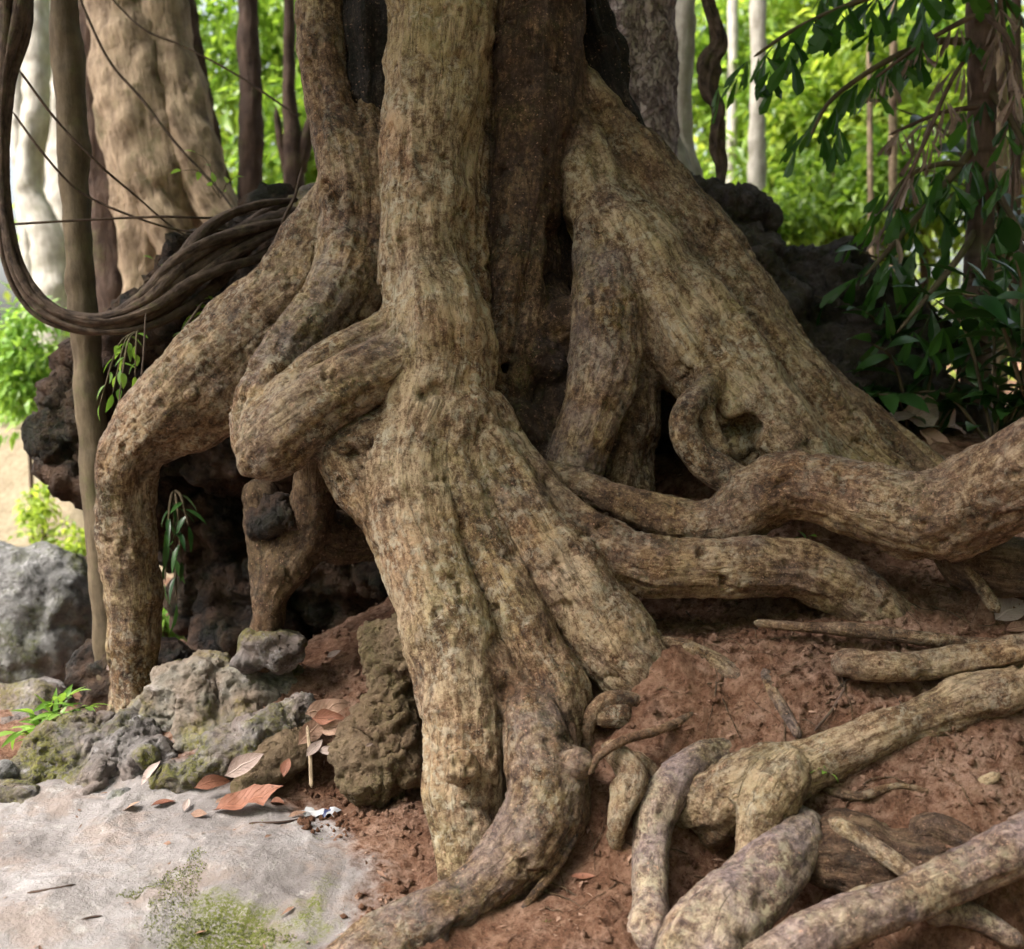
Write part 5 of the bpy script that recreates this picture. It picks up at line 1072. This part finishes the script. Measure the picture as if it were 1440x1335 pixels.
# small plants
def hitg(px, py):
    for d in np.arange(2.4, 9, .01):
        p = P(px, py, d)
        if p[2] <= float(hz(p)): return p
    return P(px, py, 4)
_xi, _yi = gx, gy
ZG = zz.reshape(len(gx), len(gy))
def hz(p):
    i = np.clip(np.searchsorted(gx, p[0]), 1, len(gx) - 1); j = np.clip(np.searchsorted(gy, p[1]), 1, len(gy) - 1)
    return ZG[i, j]
def sprig(lab, base, tips, lf, mat, seed, per=6, wid=.36, group='small plants among the roots and rocks'):
    return shrub('small_plant', lab, 'plant', base, tips, lf, mat, seed, per, wid, group)
b = P(70, 1060, 4.05)
sprig('bright green seedling with narrow leaves left of the rugged rock', b, [P(100, 978, 4.0), P(48, 1005, 3.98), P(128, 992, 4.05), P(76, 985, 3.95), P(22, 1030, 3.98), P(90, 1005, 3.9), P(60, 1025, 3.92)], .105, 'leaf_bright', 500, 11, .27)
b = P(1152, 1092, 2.96); sprig('tiny green seedling on top of the forked root', b, [P(1158, 1080, 2.94), P(1146, 1082, 2.94), P(1168, 1088, 2.93)], .03, 'leaf_bright', 520, 3, .5)
b = P(1130, 775, 3.5); sprig('tiny dark green seedling in the gap between the two surface roots', b, [P(1138, 754, 3.46), P(1122, 757, 3.46)], .035, 'leaf_mid', 530, 3, .5)
b = P(195, 465, 4.2); sprig('climbing plant with yellow green leaves hanging by the slim trunk', b, [P(170, 520, 4.1), P(158, 555, 4.05), P(190, 530, 4.05), P(165, 580, 4.0), P(140, 570, 4.1)], .062, 'leaf_bright', 540, 5, .42)
b = P(300, 440, 4.35); sprig('small dark fern like plant on the overhanging rock', b, [P(270, 430, 4.3), P(300, 420, 4.3), P(255, 480, 4.25), P(320, 460, 4.25), P(280, 470, 4.2), P(240, 500, 4.2)], .05, 'leaf_mid', 560, 7, .4)
b = P(240, 415, 4.5); sprig('little light green plant beside the upper liana', b, [P(225, 400, 4.45), P(215, 365, 4.45), P(245, 385, 4.45)], .05, 'leaf_bright', 580, 5, .4)
b = P(245, 690, 4.6); sprig('dark strap leaved plant hanging in the hollow behind the long root', b, [P(235, 760, 4.5), P(255, 790, 4.5), P(265, 740, 4.5), P(232, 820, 4.5), P(248, 850, 4.5)], .11, 'leaf_dark', 600, 5, .22)
b = P(310, 280, 4.9); sprig('sparse light green sprig in front of the leaning trunk', b, [P(275, 215, 4.9), P(255, 240, 4.9), P(330, 250, 4.9)], .05, 'leaf_bright', 620, 3, .5)

# ------------------------------------------------------------------ fallen leaves and small litter
def dleaf(px, py, d, length, ang, lab, mat='dry', tilt=.2, wid=.45, seed=0, lift=.012):
    r = R0(700 + seed)
    p = hitg(px, py) if d is None else P(px, py, d)
    dv = np.array([[math.cos(ang), math.sin(ang), tilt]]); up = np.array([[r.normal() * .35, -.45 + r.normal() * .25, 1.]]) if d is None else np.array([[r.normal() * .4, -1., .55 + r.normal() * .2]])
    uvx = np.tile([0, 1, -1], 13)
    pos = (p + [0, 0, lift] - dv[0] * length * .5)[None]
    V, Q, rn, uu = leaves(pos, dv, up, length, length * wid, r.uniform(.1, .4), r.uniform(-.45, .35), 9)
    V = V + (noise(V * 26, seed) * length * .09)[:, None] * np.array([0, -.2, 1.])
    return tag(mk('dead_leaf', V, Q, M[mat], None, dict(rnd=rn + .3 * uu, luv=np.stack([uu, uvx, 0 * uu], 1))), lab, 'leaf', 'fallen dry leaves')
for i, a in enumerate([(462, 1000, 3.60, .15, .25, 'large pale brown leaf leaning on the earth mound', 'dry', .25, .5), (446, 1024, 3.58, .13, .5, 'brown curled leaf below the large pale leaf by the mound', 'dry', .8, .5), (470, 1030, 3.57, .12, -.3, 'folded brown leaf against the foot of the earth mound', 'dry', .1, .45), (462, 1014, 3.58, .11, .1, 'dark brown leaf wedged between the curled leaves by the mound', 'dry_red', .0, .4),
        (444, 1056, 3.53, .08, .9, 'shrivelled whitish leaf under the curled leaves by the mound', 'dry_pale', .6, .4), (466, 1060, 3.52, .09, -.2, 'narrow whitish leaf next to the shrivelled one by the mound', 'dry_pale', .2, .3), (425, 1068, None, .08, .4, 'brown leaf lying flat left of the pale upright twig', 'dry', .1, .5), (280, 1150, None, .06, -.3, 'curled brown leaf on the rim of the slab left of the red leaf', 'dry', .2, .4), (320, 1128, None, .09, .9, 'dark torn leaf behind the long red leaf', 'dry', .1, .45), (262, 1140, None, .05, 1.6, 'small pale leaf among the pebbles at the slab rim', 'dry_pale', .1, .45),
        (345, 1082, 3.5, .13, .4, 'pale pinkish leaf lying on the slanting rock', 'dry_pale', .25, .45), (350, 1140, None, .22, .25, 'long red brown leaf at the back edge of the slab', 'dry_red', .05, .36),
        (405, 1086, 3.5, .06, 1.3, 'small red leaf standing by the small brown rock', 'dry_red', .6, .6), (230, 1136, None, .08, .1, 'red leaf scrap among the pebbles by the slab', 'dry_red', .05, .4), (185, 1140, None, .06, .8, 'light brown leaf scrap left of the red scrap', 'dry', .1, .5), (300, 1105, 3.5, .12, .5, 'dark rust leaf tucked under the slanting rock', 'dry_red', .15, .35),
        (215, 1092, 3.58, .09, .9, 'thin pale leaf upright by the rugged rock', 'dry_pale', .5, .35), (1420, 862, None, .13, .5, 'big pinkish dry leaf at the right edge on the soil', 'dry_pale', .3, .75), (1436, 886, None, .10, .1, 'small tan leaf just below the big pinkish leaf', 'dry', .2, .5),
        (1298, 582, 4.6, .24, .35, 'wide pale dead leaf in the shade behind the side root', 'dry_pale', .15, .6), (1262, 590, 4.55, .16, -.6, 'narrow pale dead leaf left of the wide one in the shade', 'dry_pale', .2, .4), (1322, 630, 4.5, .22, -1.1, 'brown dead leaf hanging at the end of the side root', 'dry', -.5, .4), (1345, 600, 4.6, .2, .8, 'curled brown leaf in the dark under the palm', 'dry', .1, .5),
        (1210, 958, None, .03, .3, 'tiny white leaf scrap under the blunt root', 'dry_pale', .1, .6), (820, 1240, None, .07, -.1, 'dark red leaf half buried below the foot root', 'dry_red', .03, .3), (1050, 1052, 3.14, .06, .2, 'violet grey leaf scrap by the bend of the arching root', 'dry_pale', .1, .4), (160, 940, 4.36, .06, .6, 'green grey leaf stuck to the dark boulder', 'dry_pale', .3, .7),
        (470, 925, None, .06, .5, 'small pale leaf on the dark soil in front of the hollow', 'dry_pale', .2, .4), (415, 915, None, .05, .2, 'tiny white leaf by the prop stone', 'dry_pale', .2, .5), (500, 950, None, .05, 1.2, 'small tan leaf on the soil left of the mound', 'dry', .2, .4), (520, 1052, 3.36, .025, .4, 'tiny white flake stuck to the earth mound', 'dry_pale', .4, .4),
        (418, 1150, None, .06, .6, 'thin grey brown leaf between the red leaf and the wrapper', 'dry', .05, .3), (390, 1133, None, .05, -.2, 'small rusty leaf at the tip of the long red leaf', 'dry_red', .2, .6), (380, 312, 4.5, .12, 1.4, 'tan dead leaf caught upright on the upper liana', 'dry', 1.0, .5)]):
    dleaf(*a, seed=i)
def twig(spec, lab, seed): tag(root_tube('twig', curve(spec, .01), M['tan'], None, (.5, 0, 0), 7, seed, .4), lab, 'twig', 'twigs on the ground')
twig([(432, 1020, 3.56, 2.5), (436, 1060, 3.52, 3), (438, 1108, 3.46, 3)], 'pale upright twig in front of the curled leaves', 801)
q0, q1, q2 = hitg(40, 1258), hitg(75, 1250), hitg(105, 1246)
for qa, lab, sd_i in (((hitg(38, 1258), hitg(75, 1252), hitg(106, 1246)), 'thin brown twig lying on the pale slab near the left edge', 802), ((hitg(113, 1296), hitg(130, 1292), hitg(145, 1290)), 'short dark twig lying low on the pale slab', 803), ((hitg(1145, 1030), hitg(1170, 1000), hitg(1190, 965)), 'reddish twig on the soil below the blunt root', 804), ((hitg(350, 1160), hitg(400, 1158), hitg(440, 1150)), 'thin brown twig beside the long red leaf', 805)):
    A = np.array([[*(a + [0, 0, .004]), .003] for a in qa])
    tag(root_tube('twig', curve3(A, .01), M['brown'], None, (.5, 0, 0), 7, sd_i, .4), lab, 'twig', 'twigs on the ground')
# crumpled wrapper
wp = hitg(452, 1150); u_, v_ = np.meshgrid(np.linspace(0, 1, 15), np.linspace(0, 1, 9), indexing='ij')
Wv = np.stack([wp[0] + (u_ - .5) * .105, wp[1] + (v_ - .5) * .05, wp[2] + .016 + 0 * u_], -1).reshape(-1, 3)
Wv[:, 2] += noise(Wv * 55, 5) * .014; Wv[:, 0] += noise(Wv * 40, 8) * .012
kq = (np.arange(14)[:, None] * 9 + np.arange(8)[None]); Wq = np.stack([kq, kq + 9, kq + 10, kq + 1], -1).reshape(-1, 4)
t_ = NT('wrapper_foil'); tag(mk('crumpled_wrapper', Wv, Wq, t_.bsdf(t_.ramp(t_.attr('rnd', 'Fac'), (.52, (.42, .42, .44)), (.54, (.03, .035, .09)), (.74, (.04, .05, .12)), (.76, (.4, .4, .43))), .35), None, dict(rnd=u_.ravel())), 'crumpled white and navy wrapper on the soil beside the slab', 'litter')
# fallen log by the pale boulder
tag(root_tube('fallen_log', curve([(60, 850, 6.0, 16), (110, 812, 6.2, 16), (160, 776, 6.4, 16)], .03), M['brown'], None, (.3, .3, .3), 24, 811, .8), 'reddish fallen log lying beyond the pale boulder', 'log')
# soil crumbs and leaf crumbs: nobody could count these
r = R0(99); n = 16000
px = r.uniform(380, 1460, n); py = r.uniform(850, 1340, n)
xy = np.stack([r.uniform(-.7, 1.75, n), r.uniform(2.4, 4.2, n)], 1); gb = ground_base(xy)
keep = gb[1] + .5 * noise(np.stack([xy[:, 0] * 5, xy[:, 1] * 5, 0 * xy[:, 0]], 1), 3) < .35; xy = xy[keep]; z = ground_disp(xy, gb[0][keep], gb[1][keep]); n = len(xy)
oc = np.array([[1, 0, 0], [0, 1, 0], [-1, 0, 0], [0, -1, 0], [0, 0, 1], [0, 0, -1]], float); of = np.array([[0, 1, 4], [1, 2, 4], [2, 3, 4], [3, 0, 4], [1, 0, 5], [2, 1, 5], [3, 2, 5], [0, 3, 5]])
sz = .002 + .016 * r.rand(n) ** 5
Vc = oc[None] * (sz[:, None, None] * r.uniform(.6, 1.3, (n, 6, 1))) ; th = r.uniform(0, 6.28, n); cs, sn = np.cos(th), np.sin(th)
Vc = np.stack([Vc[..., 0] * cs[:, None] - Vc[..., 1] * sn[:, None], Vc[..., 0] * sn[:, None] + Vc[..., 1] * cs[:, None], Vc[..., 2]], -1) + np.column_stack([xy, z + sz * .3])[:, None]
Fc = (np.arange(n) * 6)[:, None, None] + of[None]
struct(mk('soil_crumbs', Vc.reshape(-1, 3), Fc.reshape(-1, 3), M['ground'], None, dict(gmix=np.zeros((n * 6, 3)))))['kind'] = 'stuff'
n = 4200; xy = np.stack([r.uniform(-1.5, 1.75, n), r.uniform(2.5, 4.5, n)], 1); gb = ground_base(xy)
keep = (gb[1] < .6) | (r.rand(n) < .05); xy = xy[keep]; gb = [a[keep] for a in gb]; z = ground_disp(xy, gb[0], gb[1]); n = len(xy)
V, Q, rn, uu = leaves(np.column_stack([xy, z + .004]), np.column_stack([r.normal(size=(n, 2)), r.normal(size=n) * .15]), np.column_stack([r.normal(size=(n, 2)) * .35, np.ones(n)]), .010 + .042 * r.rand(n) ** 3, .004 + .012 * r.rand(n), .1, .2, 2)
tag(mk('leaf_litter', V, Q, M['dry'], None, dict(rnd=rn, luv=np.stack([uu, .5 + 0 * uu, 0 * uu], 1)), smooth=False), 'fine scraps of dry leaves strewn over the soil', 'litter', kind='stuff')
# fine rootlets and moss
Vs, Fs4, Fs3, qs, ss_, off = [], [], [], [], [], 0
for i in range(150):
    x, y = r.uniform(-.1, 1.6), r.uniform(2.7, 3.7); a = r.uniform(0, 6.28); L = r.uniform(.06, .26); m = max(8, int(L / .01))
    t = np.linspace(0, 1, m); ang = a + np.cumsum(r.normal(size=m) * .16); px_ = x + np.cumsum(np.cos(ang)) * L / m; py_ = y + np.cumsum(np.sin(ang)) * L / m
    zq = np.array([float(hz((u, v))) for u, v in zip(px_, py_)]); zq = np.convolve(np.pad(zq, 3, 'edge'), np.ones(7) / 7, 'valid') + .002 + .004 * np.sin(t * 9 + i)
    rd = r.uniform(.001, .0035) * (1.1 - .8 * t)
    V, F_, q, S, rr_ = tube(np.column_stack([px_, py_, zq]), rd, t * L, 6)
    Vs.append(V); Fs4.append(F_[0] + off); Fs3 += [F_[1] + off, F_[2] + off]; qs.append(q); ss_.append(S); off += len(V)
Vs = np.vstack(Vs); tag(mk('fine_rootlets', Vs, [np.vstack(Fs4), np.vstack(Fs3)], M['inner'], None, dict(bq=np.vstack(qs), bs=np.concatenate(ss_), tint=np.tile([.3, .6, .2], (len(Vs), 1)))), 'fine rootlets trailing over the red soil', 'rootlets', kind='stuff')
n = 90000; xy = np.stack([r.uniform(-1.5, .1, n), r.uniform(2.4, 3.6, n)], 1); gb = ground_base(xy); pm = np.column_stack([xy, 0 * gb[0]])
keep = gb[2] + .9 * fbm(pm * 9, 4, 71) > .52; xy = xy[keep]; n = len(xy); z = np.array([float(hz(q)) for q in xy])
V, Q, rn, uu = leaves(np.column_stack([xy, z - .001]), np.column_stack([r.normal(size=(n, 2)) * .6, np.ones(n)]), rdir(n, r), (.003 + .004 * r.rand(n)) * (1 + (r.rand(n) < .03)), .0025 + .002 * r.rand(n), .1, .3, 2)
tag(mk('moss_tufts', V, Q, M['moss'], None, dict(rnd=rn), smooth=False), 'low green moss on the front lip of the pale slab', 'moss', kind='stuff')
# ------------------------------------------------------------------ world, sun, camera, render settings
sc = bpy.context.scene
cam = bpy.data.cameras.new('camera'); co = bpy.data.objects.new('camera', cam); COL.objects.link(co); sc.camera = co
co.location = (0, 0, CAMZ); co.rotation_euler = (math.radians(90) - PIT, 0, 0)
cam.sensor_width = 36; cam.lens = 36 * F / 1440; cam.clip_start = .05; cam.clip_end = 500
cam.dof.use_dof = True; cam.dof.focus_distance = 3.45; cam.dof.aperture_fstop = 2.1
w = bpy.data.worlds.new('World'); sc.world = w; w.use_nodes = True
nt = w.node_tree; nt.nodes.clear()
sky = nt.nodes.new('ShaderNodeTexSky'); sky.sky_type = 'NISHITA'; sky.sun_disc = False
SUN_EL, SUN_AZ = math.radians(52), math.radians(-112)     # azimuth from +Y, negative = to the left
sky.sun_elevation = SUN_EL; sky.sun_rotation = SUN_AZ
sky.dust_density = 6; sky.air_density = 1.0; sky.ozone_density = .6
bg = nt.nodes.new('ShaderNodeBackground'); bg.inputs[1].default_value = .05
wo = nt.nodes.new('ShaderNodeOutputWorld'); hs = nt.nodes.new('ShaderNodeHueSaturation'); hs.inputs['Saturation'].default_value = .45; nt.links.new(sky.outputs[0], hs.inputs['Color']); nt.links.new(hs.outputs[0], bg.inputs[0]); nt.links.new(bg.outputs[0], wo.inputs[0])
sl = bpy.data.lights.new('sun', 'SUN'); so = bpy.data.objects.new('sun', sl); COL.objects.link(so)
sl.energy = 1.5; sl.angle = math.radians(20); sl.color = (1, .95, .86)
from mathutils import Vector
sd_ = Vector((math.sin(SUN_AZ) * math.cos(SUN_EL), math.cos(SUN_AZ) * math.cos(SUN_EL), math.sin(SUN_EL)))
so.rotation_euler = sd_.to_track_quat('Z', 'Y').to_euler(); so.location = (0, 0, 12)
sc.view_settings.view_transform = 'Standard'; sc.view_settings.look = 'None'; sc.view_settings.gamma = 1
sc.view_settings.exposure = 2.95
sc.cycles.use_denoising = True; sc.cycles.max_bounces = 6; sc.cycles.diffuse_bounces = 3; sc.cycles.transmission_bounces = 4
sc.cycles.use_adaptive_sampling = True; sc.cycles.adaptive_threshold = .02
